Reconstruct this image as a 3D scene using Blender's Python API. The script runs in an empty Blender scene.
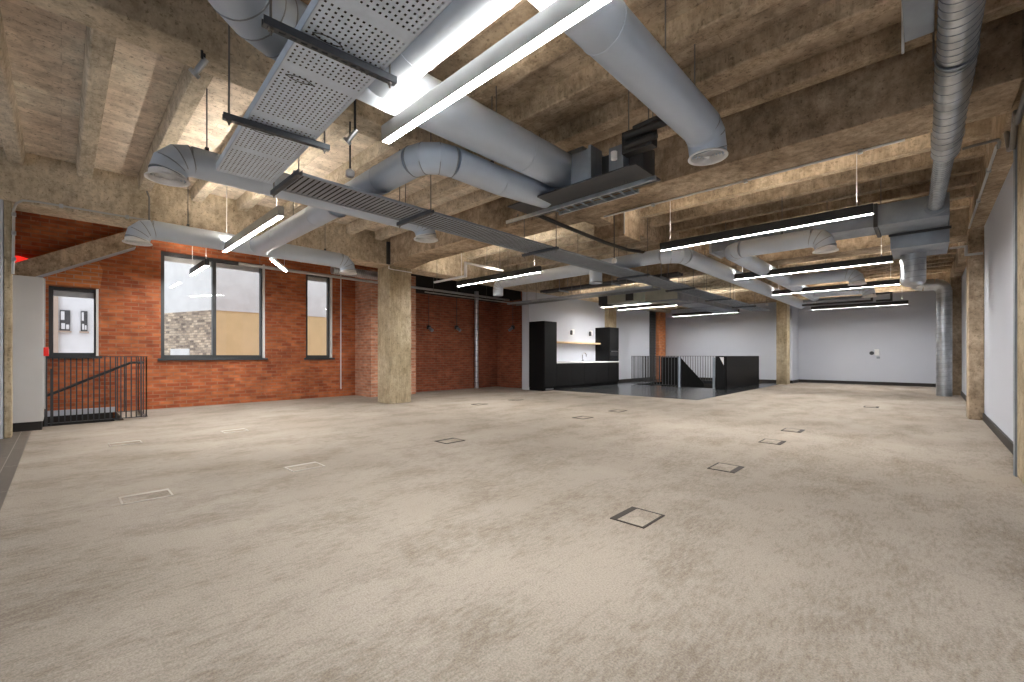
import bpy, bmesh, math, random
from mathutils import Vector, Matrix
random.seed(7)
S = bpy.context.scene
COL = S.collection
PI = math.pi

# ------------------------------------------------------------------ materials
def new_mat(name):
    m = bpy.data.materials.new(name); m.use_nodes = True
    nt = m.node_tree
    b = nt.nodes['Principled BSDF']
    return m, nt, b

def N(nt, typ, **kw):
    n = nt.nodes.new(typ)
    for k, v in kw.items():
        if k in n.inputs.keys(): n.inputs[k].default_value = v
        else: setattr(n, k, v)
    return n

def ramp(nt, fac, stops):
    r = nt.nodes.new('ShaderNodeValToRGB')
    e = r.color_ramp.elements
    while len(e) < len(stops): e.new(0.5)
    for i, (p, c) in enumerate(stops):
        e[i].position = p; e[i].color = (*c, 1)
    nt.links.new(fac, r.inputs['Fac'])
    return r.outputs['Color']

def mixc(nt, fac, a, b, mode='MIX'):
    n = nt.nodes.new('ShaderNodeMix'); n.data_type = 'RGBA'; n.blend_type = mode
    for s, v in ((0, fac), (6, a), (7, b)):
        if hasattr(v, 'is_output'): nt.links.new(v, n.inputs[s])
        elif isinstance(v, tuple): n.inputs[s].default_value = (*v, 1)
        else: n.inputs[s].default_value = v
    return n.outputs[2]

def objco(nt, scale=(1, 1, 1)):
    t = nt.nodes.new('ShaderNodeTexCoord'); mp = nt.nodes.new('ShaderNodeMapping')
    mp.inputs['Scale'].default_value = scale
    nt.links.new(t.outputs['Object'], mp.inputs['Vector'])
    return mp.outputs['Vector']

def noise(nt, vec, scale, detail=4, rough=0.55):
    n = N(nt, 'ShaderNodeTexNoise')
    n.inputs['Scale'].default_value = scale; n.inputs['Detail'].default_value = detail
    n.inputs['Roughness'].default_value = rough
    nt.links.new(vec, n.inputs['Vector'])
    return n.outputs['Fac']

def bump(nt, b, h, strength=0.3, dist=0.01):
    n = nt.nodes.new('ShaderNodeBump'); n.inputs['Strength'].default_value = strength
    n.inputs['Distance'].default_value = dist
    nt.links.new(h, n.inputs['Height']); nt.links.new(n.outputs['Normal'], b.inputs['Normal'])

def plain(name, c, rough=0.5, metal=0.0, var=0.06, vscale=3.0):
    m, nt, b = new_mat(name)
    co = objco(nt)
    f = noise(nt, co, vscale)
    lo = tuple(max(0, x*(1-var)) for x in c); hi = tuple(min(1, x*(1+var)) for x in c)
    nt.links.new(ramp(nt, f, [(0.3, lo), (0.7, hi)]), b.inputs['Base Color'])
    b.inputs['Roughness'].default_value = rough; b.inputs['Metallic'].default_value = metal
    return m

def emit(name, c, s):
    m, nt, b = new_mat(name)
    b.inputs['Base Color'].default_value = (*c, 1)
    b.inputs['Emission Color'].default_value = (*c, 1); b.inputs['Emission Strength'].default_value = s
    return m

def concrete(name, lo, mid, hi, boards=None, drips=None, rough=0.9, pit=0.6, fk=0.55):
    m, nt, b = new_mat(name)
    co = objco(nt)
    big = noise(nt, co, 1.1, 7, 0.65)
    col = ramp(nt, big, [(0.34, lo), (0.5, mid), (0.66, hi)])
    fine = noise(nt, co, 7, 9, 0.75)
    col = mixc(nt, fk, col, ramp(nt, fine, [(0.36, (0.5, 0.47, 0.43)), (0.56, (1.05, 1.03, 1.0))]), 'MULTIPLY')
    pits = noise(nt, co, 30, 4, 0.65)
    col = mixc(nt, pit, col, ramp(nt, pits, [(0.34, (0.3, 0.28, 0.25)), (0.43, (1, 1, 1))]), 'MULTIPLY')
    pale = noise(nt, co, 2.3, 8, 0.75)
    col = mixc(nt, ramp(nt, pale, [(0.6, (0, 0, 0)), (0.7, (0.45, 0.45, 0.45))]), col, tuple(min(1, x*1.35) for x in hi))
    if boards:
        # thin, uneven form-board joints with a different tone on every board
        t = nt.nodes.new('ShaderNodeTexCoord'); mp = nt.nodes.new('ShaderNodeMapping')
        mp.inputs['Rotation'].default_value = (0, 0, boards[1])
        nt.links.new(t.outputs['Object'], mp.inputs['Vector'])
        br = nt.nodes.new('ShaderNodeTexBrick'); nt.links.new(mp.outputs[0], br.inputs['Vector'])
        br.inputs['Scale'].default_value = 1; br.inputs['Brick Width'].default_value = 2.6
        br.inputs['Row Height'].default_value = boards[0]; br.inputs['Mortar Size'].default_value = 0.004
        br.inputs['Mortar Smooth'].default_value = 0.5
        br.inputs['Color1'].default_value = (1.08, 1.06, 1.04, 1); br.inputs['Color2'].default_value = (0.80, 0.77, 0.74, 1)
        br.inputs['Mortar'].default_value = (0.62, 0.58, 0.54, 1)
        col = mixc(nt, 0.75, col, br.outputs['Color'], 'MULTIPLY')
    if drips:
        st = noise(nt, objco(nt, drips), 5, 6, 0.7)
        col = mixc(nt, 0.45, col, ramp(nt, st, [(0.38, (0.5, 0.46, 0.4)), (0.56, (1.05, 1.03, 1.0))]), 'MULTIPLY')
    nt.links.new(col, b.inputs['Base Color'])
    b.inputs['Roughness'].default_value = rough; b.inputs['Specular IOR Level'].default_value = 0.2
    bump(nt, b, fine, 0.45, 0.015)
    return m

def brick(name, c1, c2, mortar, stain=0.5, bw=0.225, rh=0.075, pale=0.6):
    m, nt, b = new_mat(name)
    t = nt.nodes.new('ShaderNodeTexCoord'); sp = nt.nodes.new('ShaderNodeSeparateXYZ')
    nt.links.new(t.outputs['Object'], sp.inputs[0])
    ad = nt.nodes.new('ShaderNodeMath'); ad.operation = 'ADD'
    nt.links.new(sp.outputs[0], ad.inputs[0]); nt.links.new(sp.outputs[1], ad.inputs[1])
    cb = nt.nodes.new('ShaderNodeCombineXYZ')
    nt.links.new(ad.outputs[0], cb.inputs[0]); nt.links.new(sp.outputs[2], cb.inputs[1])
    br = nt.nodes.new('ShaderNodeTexBrick')
    nt.links.new(cb.outputs[0], br.inputs['Vector'])
    br.inputs['Scale'].default_value = 1; br.inputs['Brick Width'].default_value = bw
    br.inputs['Row Height'].default_value = rh; br.inputs['Mortar Size'].default_value = 0.009
    br.inputs['Mortar Smooth'].default_value = 0.2; br.inputs['Bias'].default_value = -0.1
    br.inputs['Color1'].default_value = (*c1, 1); br.inputs['Color2'].default_value = (*c2, 1)
    br.inputs['Mortar'].default_value = (*mortar, 1)
    co = objco(nt)
    n1 = noise(nt, co, 1.3, 7, 0.65)
    col = mixc(nt, stain, br.outputs['Color'], ramp(nt, n1, [(0.3, (0.45, 0.42, 0.42)), (0.62, (1.15, 1.1, 1.05))]), 'MULTIPLY')
    n3 = noise(nt, objco(nt, (4.4, 4.4, 13.3)), 1.0, 2, 0.5)
    col = mixc(nt, 0.45, col, ramp(nt, n3, [(0.32, (0.6, 0.55, 0.55)), (0.5, (1, 1, 1)), (0.66, (1.4, 1.45, 1.5))]), 'MULTIPLY')
    n2 = noise(nt, objco(nt, (3, 3, 6)), 2.2, 6, 0.75)
    col = mixc(nt, ramp(nt, n2, [(0.62, (0, 0, 0)), (0.74, (pale, pale, pale))]), col, tuple(min(1, x*1.5+0.10) for x in c1))
    nt.links.new(col, b.inputs['Base Color'])
    b.inputs['Roughness'].default_value = 0.85
    bump(nt, b, br.outputs['Fac'], -0.5, 0.008)
    return m

def carpet():
    m, nt, b = new_mat('carpet_tiles')
    co = objco(nt)
    big = noise(nt, co, 0.55, 3, 0.5)
    col = ramp(nt, big, [(0.35, (0.335, 0.292, 0.248)), (0.65, (0.395, 0.350, 0.302))])
    # worn brownish patches made of short woven dashes
    area = noise(nt, objco(nt, (1.6, 0.8, 1)), 1.2, 9, 0.72)
    dash = noise(nt, objco(nt, (30, 8, 1)), 1.5, 6, 0.82)
    ad = nt.nodes.new('ShaderNodeMath'); ad.operation = 'MULTIPLY_ADD'
    nt.links.new(dash, ad.inputs[0]); ad.inputs[1].default_value = 0.9; nt.links.new(area, ad.inputs[2])
    col = mixc(nt, 1.0, col, ramp(nt, ad.outputs[0], [(0.76, (0.72, 0.69, 0.65)), (0.93, (0.97, 0.965, 0.96)), (1.15, (1.08, 1.08, 1.08))]), 'MULTIPLY')
    fine = noise(nt, co, 120, 2, 0.7)
    col = mixc(nt, 0.55, col, ramp(nt, fine, [(0.3, (0.5, 0.5, 0.5)), (0.65, (1.2, 1.2, 1.2))]), 'MULTIPLY')
    br = nt.nodes.new('ShaderNodeTexBrick'); nt.links.new(co, br.inputs['Vector'])
    br.inputs['Scale'].default_value = 1; br.inputs['Brick Width'].default_value = 1.0
    br.inputs['Row Height'].default_value = 0.25; br.inputs['Mortar Size'].default_value = 0.002
    br.inputs['Color1'].default_value = (1.02, 1.02, 1.02, 1); br.inputs['Color2'].default_value = (0.96, 0.955, 0.95, 1)
    br.inputs['Mortar'].default_value = (0.93, 0.92, 0.91, 1)
    col = mixc(nt, 0.6, col, br.outputs['Color'], 'MULTIPLY')
    nt.links.new(col, b.inputs['Base Color'])
    b.inputs['Roughness'].default_value = 3.05
    b.inputs['Specular IOR Level'].default_value = 0.12
    bump(nt, b, fine, 0.3, 0.004)
    return m

def planks(name, c1, c2, gap, bw, rh, rough=0.5):
    m, nt, b = new_mat(name)
    co = objco(nt)
    br = nt.nodes.new('ShaderNodeTexBrick'); nt.links.new(co, br.inputs['Vector'])
    br.inputs['Scale'].default_value = 1; br.inputs['Brick Width'].default_value = bw
    br.inputs['Row Height'].default_value = rh; br.inputs['Mortar Size'].default_value = 0.004
    br.inputs['Color1'].default_value = (*c1, 1); br.inputs['Color2'].default_value = (*c2, 1)
    br.inputs['Mortar'].default_value = (*gap, 1)
    f = noise(nt, objco(nt, (1, 6, 1)), 4, 4)
    col = mixc(nt, 0.35, br.outputs['Color'], ramp(nt, f, [(0.3, (0.6, 0.6, 0.6)), (0.7, (1.1, 1.1, 1.1))]), 'MULTIPLY')
    nt.links.new(col, b.inputs['Base Color']); b.inputs['Roughness'].default_value = rough
    return m

M = {}
M['carpet'] = carpet()
M['plank_tile'] = planks('plank_tiles', (0.13, 0.11, 0.09), (0.16, 0.135, 0.11), (0.32, 0.29, 0.25), 1.2, 0.2, 0.55)
M['vinyl'] = plain('dark_vinyl', (0.035, 0.037, 0.04), 0.22, 0, 0.15)
M['slab'] = concrete('board_marked_slab', (0.288, 0.226, 0.163), (0.468, 0.381, 0.285), (0.637, 0.536, 0.410), boards=(0.14, 0.0), fk=0.75)
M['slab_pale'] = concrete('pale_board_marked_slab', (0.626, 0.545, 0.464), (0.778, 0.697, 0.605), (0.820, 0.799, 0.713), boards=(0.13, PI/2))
M['rib'] = concrete('concrete_rib', (0.288, 0.226, 0.158), (0.491, 0.395, 0.289), (0.674, 0.562, 0.428), drips=(5, 5, 0.7), fk=0.75)
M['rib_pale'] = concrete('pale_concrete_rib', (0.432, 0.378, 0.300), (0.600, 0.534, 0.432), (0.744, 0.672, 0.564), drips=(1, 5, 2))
M['beam'] = concrete('concrete_beam', (0.264, 0.204, 0.143), (0.466, 0.373, 0.276), (0.662, 0.559, 0.430), drips=(2.5, 2.5, 1.2), fk=0.75)
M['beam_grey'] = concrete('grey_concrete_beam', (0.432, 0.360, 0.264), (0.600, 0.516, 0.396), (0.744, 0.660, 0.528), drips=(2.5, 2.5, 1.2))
M['column'] = concrete('concrete_column_grey', (0.36, 0.30, 0.20), (0.47, 0.40, 0.285), (0.56, 0.49, 0.37), drips=(5, 5, 0.6))
M['brick'] = brick('red_brick', (0.50, 0.155, 0.055), (0.31, 0.068, 0.024), (0.36, 0.17, 0.095), 0.65)
M['brick_pale'] = brick('pale_red_brick', (0.58, 0.30, 0.19), (0.44, 0.17, 0.09), (0.50, 0.36, 0.28), 0.5, pale=0.95)  # paler mix of the red brick with stronger pale blotches
M['brick_shaded'] = brick('shaded_red_brick', (0.30, 0.085, 0.04), (0.22, 0.05, 0.024), (0.24, 0.13, 0.08), 0.55)  # recess brick, its colour darkened to carry the missing lamplight
M['stone'] = brick('mottled_stone_brick', (0.52, 0.44, 0.33), (0.11, 0.09, 0.075), (0.26, 0.22, 0.18), 0.6, pale=0.3)
M['white'] = plain('white_paint', (0.53, 0.56, 0.63), 0.75, 0, 0.02, 0.8)
M['skirt'] = plain('dark_skirting', (0.016, 0.013, 0.011), 0.5)
M['duct'] = plain('grey_painted_duct', (0.52, 0.60, 0.71), 0.42, 0.2, 0.04, 2)
M['seam'] = plain('duct_seam', (0.27, 0.30, 0.34), 0.5, 0.3)
M['galv'] = plain('galvanised_steel', (0.50, 0.53, 0.56), 0.30, 0.9, 0.25, 5)
M['galv_dull'] = plain('dull_galvanised_steel', (0.27, 0.31, 0.36), 0.45, 0.5, 0.15, 4)
M['galv_tray'] = plain('bright_galvanised_tray', (0.64, 0.74, 0.86), 0.5, 0.15, 0.08, 8)
M['dark_metal'] = plain('dark_steel', (0.06, 0.062, 0.066), 0.45, 0.4)
M['strut'] = plain('dark_galvanised_strut', (0.10, 0.11, 0.125), 0.45, 0.5, 0.15, 6)
M['rod'] = plain('threaded_rod', (0.22, 0.21, 0.20), 0.5, 0.6)
M['black'] = plain('black_lacquer', (0.005, 0.005, 0.0055), 0.6)
M['black'].node_tree.nodes['Principled BSDF'].inputs['Specular IOR Level'].default_value = 0.2
M['blackgloss'] = plain('black_glass', (0.01, 0.01, 0.011), 0.12)
M['alu'] = plain('anodised_aluminium', (0.42, 0.41, 0.39), 0.4, 0.5, 0.03)
M['lampblack'] = plain('black_lamp_housing', (0.022, 0.022, 0.023), 0.45, 0.2)
M['led'] = emit('lamp_diffuser_glow', (1.0, 0.975, 0.945), 80.0)
M['up'] = emit('uplight_glow', (1.0, 0.92, 0.80), 42.0)
M['frame'] = plain('anthracite_frame', (0.045, 0.05, 0.055), 0.45)
M['wood'] = plain('pale_oak', (0.66, 0.48, 0.28), 0.5, 0, 0.1, 6)
M['worktop'] = plain('white_worktop', (0.85, 0.85, 0.84), 0.3, 0, 0.02)
M['chrome'] = plain('chrome', (0.7, 0.7, 0.7), 0.15, 1.0, 0.02)
M['cupboard'] = plain('pale_grey_cupboard', (0.58, 0.58, 0.58), 0.55, 0, 0.03)
M['red'] = plain('red_plastic', (0.72, 0.02, 0.015), 0.35)
M['redglow'] = emit('red_beacon_glow', (1.0, 0.03, 0.02), 0.35)
M['whiteplastic'] = plain('white_plastic', (0.8, 0.8, 0.8), 0.4)
M['render'] = plain('pale_grey_render', (0.56, 0.575, 0.58), 0.9, 0, 0.06)
M['tan'] = plain('tan_render', (0.62, 0.47, 0.26), 0.9, 0, 0.05)
M['white_render'] = plain('white_render', (0.60, 0.62, 0.65), 0.9, 0, 0.05)
M['pipe_brown'] = plain('brown_stone_strip', (0.36, 0.29, 0.24), 0.9)
M['board'] = plain('floor_box_trim', (0.028, 0.02, 0.015), 0.7)
M['board_pale'] = plain('pale_floor_box_trim', (0.50, 0.46, 0.41), 0.4, 0.3)
M['orange_brick'] = brick('orange_brick', (0.62, 0.22, 0.07), (0.52, 0.16, 0.05), (0.5, 0.3, 0.2), 0.2)
M['green_galv'] = plain('lined_duct_steel', (0.42, 0.45, 0.40), 0.45, 0.5, 0.1)
M['cable'] = plain('black_cable', (0.012, 0.012, 0.012), 0.5)
M['lightconduit'] = plain('grey_conduit', (0.50, 0.51, 0.51), 0.4, 0.5)

def glass():
    m, nt, b = new_mat('window_glass')
    out = nt.nodes['Material Output']
    tr = nt.nodes.new('ShaderNodeBsdfTransparent'); gl = nt.nodes.new('ShaderNodeBsdfGlossy')
    gl.inputs['Roughness'].default_value = 0.02
    fr = nt.nodes.new('ShaderNodeFresnel'); fr.inputs['IOR'].default_value = 1.45
    mx = nt.nodes.new('ShaderNodeMixShader')
    nt.links.new(fr.outputs[0], mx.inputs[0]); nt.links.new(tr.outputs[0], mx.inputs[1]); nt.links.new(gl.outputs[0], mx.inputs[2])
    nt.links.new(mx.outputs[0], out.inputs['Surface'])
    return m
M['glass'] = glass()

# ------------------------------------------------------------------ mesh builder
class MB:
    def __init__(self): self.bm = bmesh.new()
    def box(self, x0, x1, y0, y1, z0, z1, bev=0.0):
        g = bmesh.ops.create_cube(self.bm, size=1.0)
        vs = g['verts']
        for v in vs:
            v.co = Vector(((x0+x1)/2+v.co.x*(x1-x0), (y0+y1)/2+v.co.y*(y1-y0), (z0+z1)/2+v.co.z*(z1-z0)))
        if bev > 0:
            es = list({e for v in vs for e in v.link_edges})
            bmesh.ops.bevel(self.bm, geom=es, offset=bev, segments=2, affect='EDGES', profile=0.5)
        return self
    def poly(self, pts):
        self.bm.faces.new([self.bm.verts.new(p) for p in pts]); return self
    def prism(self, pts, d):
        a = [self.bm.verts.new(p) for p in pts]; d = Vector(d)
        b = [self.bm.verts.new(Vector(p)+d) for p in pts]
        n = len(pts)
        self.bm.faces.new(a); self.bm.faces.new(b[::-1])
        for i in range(n):
            self.bm.faces.new([a[i], b[i], b[(i+1) % n], a[(i+1) % n]])
        return self
    def sweep(self, pts, r, seg=24, caps=True):
        pts = [Vector(p) for p in pts]
        rs = r if isinstance(r, (list, tuple)) else [r]*len(pts)
        n = len(pts); tans = []
        for i in range(n):
            a = pts[max(i-1, 0)]; b = pts[min(i+1, n-1)]
            if 0 < i < n-1:
                t = (pts[i]-a).normalized()+(b-pts[i]).normalized()
            else: t = b-a
            tans.append(t.normalized())
        t0 = tans[0]
        up = Vector((0, 0, 1)) if abs(t0.z) < 0.9 else Vector((1, 0, 0))
        nx = t0.cross(up).normalized(); rings = []
        for i in range(n):
            t = tans[i]
            nx = (nx-t*nx.dot(t)).normalized(); ny = t.cross(nx)
            k = 1.0
            if 0 < i < n-1:
                c = (pts[i]-pts[i-1]).normalized().dot((pts[i+1]-pts[i]).normalized())
                k = 1/max(0.5, math.sqrt((1+c)/2))
                ax = (pts[i]-pts[i-1]).normalized().cross((pts[i+1]-pts[i]).normalized())
                w = ax.cross(t).normalized() if ax.length > 1e-5 else None
            else: w = None
            ring = []
            for s in range(seg):
                a = 2*PI*s/seg
                o = (nx*math.cos(a)+ny*math.sin(a))*rs[i]
                if w is not None: o = o+w*(o.dot(w))*(k-1)
                ring.append(self.bm.verts.new(pts[i]+o))
            rings.append(ring)
        for i in range(n-1):
            for s in range(seg):
                self.bm.faces.new([rings[i][s], rings[i][(s+1) % seg], rings[i+1][(s+1) % seg], rings[i+1][s]])
        if caps:
            self.bm.faces.new(rings[0][::-1]); self.bm.faces.new(rings[-1])
        return self
    def cyl(self, a, b, r, seg=12): return self.sweep([a, b], r, seg)
    def lathe(self, o, axis, prof, seg=32):
        # prof: list of (distance along axis, radius)
        o = Vector(o); ax = Vector(axis).normalized()
        up = Vector((0, 0, 1)) if abs(ax.z) < 0.9 else Vector((1, 0, 0))
        nx = ax.cross(up).normalized(); ny = ax.cross(nx); rings = []
        for d, r in prof:
            rings.append([self.bm.verts.new(o+ax*d+(nx*math.cos(2*PI*s/seg)+ny*math.sin(2*PI*s/seg))*max(r, 0.0005)) for s in range(seg)])
        for i in range(len(prof)-1):
            for s in range(seg):
                self.bm.faces.new([rings[i][s], rings[i][(s+1) % seg], rings[i+1][(s+1) % seg], rings[i+1][s]])
        return self
    def band(self, c, axis, r, w=0.012, t=0.006, seg=32):
        return self.lathe(c, axis, [(-w/2, r-0.002), (-w/2, r+t), (w/2, r+t), (w/2, r-0.002)], seg)
    def grid(self, us, vs, hole, f):
        V = {}
        def vv(i, j):
            if (i, j) not in V: V[(i, j)] = self.bm.verts.new(f(us[i], vs[j]))
            return V[(i, j)]
        for i in range(len(us)-1):
            for j in range(len(vs)-1):
                if hole(i, j): continue
                self.bm.faces.new([vv(i, j), vv(i+1, j), vv(i+1, j+1), vv(i, j+1)])
        return self

def link(o): COL.objects.link(o); return o

SPLIT = {'hanger_rod', 'bracket', 'access_hatch', 'collar', 'flange', 'seam', 'side_rail', 'post', 'clip', 'band', 'pressed_mark', 'pane', 'rod'}
def islands(bm):
    seen = set(); out = []
    for v in bm.verts:
        if v in seen: continue
        st = [v]; seen.add(v); isl = []
        while st:
            q = st.pop(); isl.append(q)
            for e in q.link_edges:
                w = e.other_vert(q)
                if w not in seen: seen.add(w); st.append(w)
        out.append(isl)
    return out

def obj(name, mb, mat, parent=None, smooth=True, angle=30, label=None):
    if name in SPLIT and parent is not None:
        isl = islands(mb.bm)
        if len(isl) > 1:
            o = None
            for vs in isl:
                k = MB(); mp = {v: k.bm.verts.new(v.co) for v in vs}
                for f in {f for v in vs for f in v.link_faces}: k.bm.faces.new([mp[v] for v in f.verts])
                o = obj(name, k, mat, parent, smooth, angle, label)
            mb.bm.free()
            return o
    bmesh.ops.recalc_face_normals(mb.bm, faces=mb.bm.faces[:])
    me = bpy.data.meshes.new(name)
    if parent is not None:
        off = Vector(parent.location)
        q = parent.parent
        while q is not None: off += Vector(q.location); q = q.parent
        mb.bm.transform(Matrix.Translation(-off))
    mb.bm.to_mesh(me); mb.bm.free()
    me.materials.append(M[mat] if isinstance(mat, str) else mat)
    if smooth:
        me.shade_smooth(); me.set_sharp_from_angle(angle=math.radians(angle))
    o = link(bpy.data.objects.new(name, me))
    if parent is not None: o.parent = parent
    if label: o['label'] = label
    return o

def thing(name, label, cat, loc=(0, 0, 0), group=None):
    o = link(bpy.data.objects.new(name, None)); o.location = loc
    o.empty_display_size = 0.1
    return tag(o, label, cat, group)

def tag(o, label, cat, group=None):
    o['label'] = label; o['category'] = cat
    if group: o['group'] = group
    return o

def struct(name, mb, mat, parent=None, **kw):
    o = obj(name, mb, mat, parent, **kw)
    if parent is None: o['kind'] = 'structure'
    return o

def dup(root, loc, label=None, group=None):
    r = root.copy(); link(r); r.location = loc
    if label: r['label'] = label
    if group: r['group'] = group
    for ch in list(root.children):
        c = ch.copy(); link(c); c.parent = r
        for g in list(ch.children):
            d = g.copy(); link(d); d.parent = c
    return r

# ------------------------------------------------------------------ key dimensions
SLAB = 3.88; RIBZ = 3.70
WX = -11.55                      # window wall
RX = 0.72                        # right wall
B1 = (-9.41, -8.87); B2 = (-4.27, -3.96)
XB = [(5.20, 5.86, 3.27), (11.2, 11.85, 3.27), (19.3, 19.9, 3.27)]
REAR = -6.0
ribs_y = [0.24+0.67*n for n in range(-9, 8)]+[6.23+0.67*n for n in range(0, 8)]+[12.25+0.67*n for n in range(0, 11)]
RW = 0.15

def ceil_z(x, y):
    if B1[0] <= x <= B1[1]: return 3.18
    if B2[0] <= x <= B2[1]: return 3.42
    for a, b, z in XB:
        if a <= y <= b: return z
    for r in ribs_y:
        if abs(y-r) < RW/2+0.01: return RIBZ
    return SLAB

# ------------------------------------------------------------------ floor
fl = MB()
# carpet with the stair void at the left and the vinyl area left out
def fq(x0, x1, y0, y1): fl.box(x0, x1, y0, y1, -0.12, 0)
VX0, VX1, VY0, VY1 = -9.25, -4.1, 10.95, 20.3
fq(-9.9, RX+0.3, -0.3, VY0); fq(VX1, RX+0.3, VY0, 21.6); fq(-11.9, -9.9, 0.75, VY0)
floor = struct('floor', fl, 'carpet')
v = MB(); v.box(VX0, -8.2, VY0, VY1, -0.12, 0.0); v.box(-8.2, -4.75, VY0, 15.3, -0.12, 0.0)
v.box(-4.75, VX1, VY0, VY1, -0.12, 0.0); v.box(-8.2, -4.75, 19.75, VY1, -0.12, 0.0)
obj('vinyl_area', v, 'vinyl', floor)
v = MB(); v.box(-9.9, RX+0.3, REAR, -0.3, -0.12, 0.0)
obj('plank_tile_area', v, 'plank_tile', floor)
v = MB()   # dark shafts under the two stair openings
v.box(-11.9, -9.9, REAR, 0.75, -2.2, -2.1); v.box(-9.95, -9.9, REAR, 0.75, -2.1, -0.12); v.box(-11.9, -9.9, 0.70, 0.75, -2.1, -0.12)
v.box(-8.2, -4.75, 15.3, 19.75, -2.2, -2.1); v.box(-8.25, -8.2, 15.3, 19.75, -2.1, -0.12); v.box(-4.75, -4.7, 15.3, 19.75, -2.1, -0.12)
v.box(-8.2, -4.75, 19.75, 19.8, -2.1, -0.12); v.box(-8.2, -4.75, 15.25, 15.3, -2.1, -0.12)
obj('stair_shaft', v, 'skirt', floor)

# ------------------------------------------------------------------ ceiling
c = MB(); c.box(-4.05, RX+0.3, REAR, 21.7, SLAB, SLAB+0.2)
ceiling = struct('ceiling', c, 'slab')
c = MB(); c.box(-11.9, -4.05, REAR, 21.7, SLAB, SLAB+0.2); obj('pale_slab', c, 'slab_pale', ceiling)
bays = [(-11.55, B1[0]), (B1[1], B2[0]), (B2[1], 0.55)]
for (a, b) in bays:
    for ry in ribs_y:
        m = MB(); ch = 0.012
        prof = [(a, ry-RW/2-0.02, SLAB), (a, ry-RW/2, RIBZ+ch), (a, ry-RW/2+ch, RIBZ), (a, ry+RW/2-ch, RIBZ), (a, ry+RW/2, RIBZ+ch), (a, ry+RW/2+0.02, SLAB)]
        m.prism(prof, (b-a, 0, 0)); obj('rib', m, 'rib' if a > -5 else 'rib_pale', ceiling, smooth=False)
def beam(x0, x1, y0, y1, z, mat='beam'):
    m = MB(); m.box(x0, x1, y0, y1, z, SLAB+0.01, 0.012); obj('beam', m, mat, ceiling, smooth=False)
beam(B1[0], B1[1], REAR, 21.5, 3.18, 'beam_grey')
beam(B2[0], B2[1], REAR, 5.2, 3.42, 'beam_grey')
beam(B2[0], B2[1], 5.86, 6.72, 3.42); beam(-4.36, -3.75, 6.7, 7.3, 3.18); beam(B2[0], B2[1], 7.3, 19.3, 3.42)
beam(0.55, 1.02, REAR, 21.5, 3.32)
for (a, b, z) in XB:
    if b < 12:
        beam(B1[1], 0.55, a, b, z)
    else: beam(-9.25, 0.55, a, b, z)
m = MB(); m.prism([(B1[1], 5.21, 3.27), (B1[1], 5.21, 3.18), (B1[1]+0.9, 5.21, 3.27)], (0, 0.6, 0)); obj('haunch', m, 'beam', ceiling, smooth=False)

# ------------------------------------------------------------------ walls
def wall_with_holes(mb, x0, x1, y0, y1, z0, z1, holes):
    ys = sorted({y0, y1, *[h[0] for h in holes], *[h[1] for h in holes]})
    for a, b in zip(ys, ys[1:]):
        hs = sorted([(h[2], h[3]) for h in holes if h[0] <= a+1e-6 and h[1] >= b-1e-6])
        z = z0
        for (p, q) in hs:
            if p > z: mb.box(x0, x1, a, b, z, p)
            z = q
        if z < z1: mb.box(x0, x1, a, b, z, z1)
WINS = [(1.44, 3.41, 1.05, 3.31), (4.37, 5.05, 1.05, 3.27), (-0.16, 0.50, 1.10, 2.39)]
w = MB(); wall_with_holes(w, WX-0.35, WX, REAR, 7.1, -2.2, SLAB, WINS)
wall_left = struct('wall_left', w, 'brick')
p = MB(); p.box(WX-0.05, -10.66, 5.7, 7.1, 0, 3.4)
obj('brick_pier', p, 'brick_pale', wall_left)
p = MB(); p.prism([(WX+0.004, -0.22, 2.41), (WX+0.004, 0.52, 2.41), (WX+0.004, 0.56, 2.75), (WX+0.004, 0.50, 2.92), (WX+0.004, 0.30, 2.86), (WX+0.004, -0.22, 2.52)], (0.02, 0, 0))
obj('lintel_patch', p, 'orange_brick', wall_left)
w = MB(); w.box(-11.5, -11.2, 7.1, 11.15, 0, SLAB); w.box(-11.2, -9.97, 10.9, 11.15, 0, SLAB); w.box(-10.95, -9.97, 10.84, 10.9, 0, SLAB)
wr = struct('wall_recess', w, 'brick_shaded')
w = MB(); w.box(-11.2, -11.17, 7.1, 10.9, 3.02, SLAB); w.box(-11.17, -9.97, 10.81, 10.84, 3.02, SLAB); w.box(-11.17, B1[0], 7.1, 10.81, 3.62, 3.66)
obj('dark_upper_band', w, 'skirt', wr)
w = MB(); w.box(-9.97, -9.5, 10.9, 11.05, 0, 3.7); w.box(-9.55, -9.25, 10.45, 20.5, 0, SLAB)
wall_kitchen = struct('wall_kitchen', w, 'white')
w = MB(); w.box(-9.25, -3.88, 20.3, 20.5, 0, SLAB); w.box(-3.98, -3.88, 20.5, 21.5, 0, SLAB)
struct('wall_stair', w, 'white')
w = MB(); w.box(-3.98, RX+0.3, 21.5, 21.7, 0, SLAB)
struct('wall_back', w, 'white')
w = MB(); w.box(RX, RX+0.3, REAR, 21.5, 0, SLAB)
struct('wall_right', w, 'white')
w = MB(); w.box(-9.2, -8.865, REAR, -0.535, 0, 3.18)
struct('wall_lobby', w, 'white')
# unseen rear wall behind the camera, its three window openings made large for fill daylight
w = MB()
RWIN = [(-8.2, -5.8), (-5.2, -2.6), (-2.0, 0.4)]
xs = [-8.8]+[q for r in RWIN for q in r]+[RX]
for i in range(0, len(xs), 2): w.box(xs[i], xs[i+1], REAR-0.3, REAR, 0, SLAB)
w.box(-11.9, -8.8, REAR-0.3, REAR, -2.2, SLAB)
for (a, b) in RWIN: w.box(a, b, REAR-0.3, REAR, 0, 0.6); w.box(a, b, REAR-0.3, REAR, 3.3, SLAB)
struct('wall_rear', w, 'white')
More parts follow.
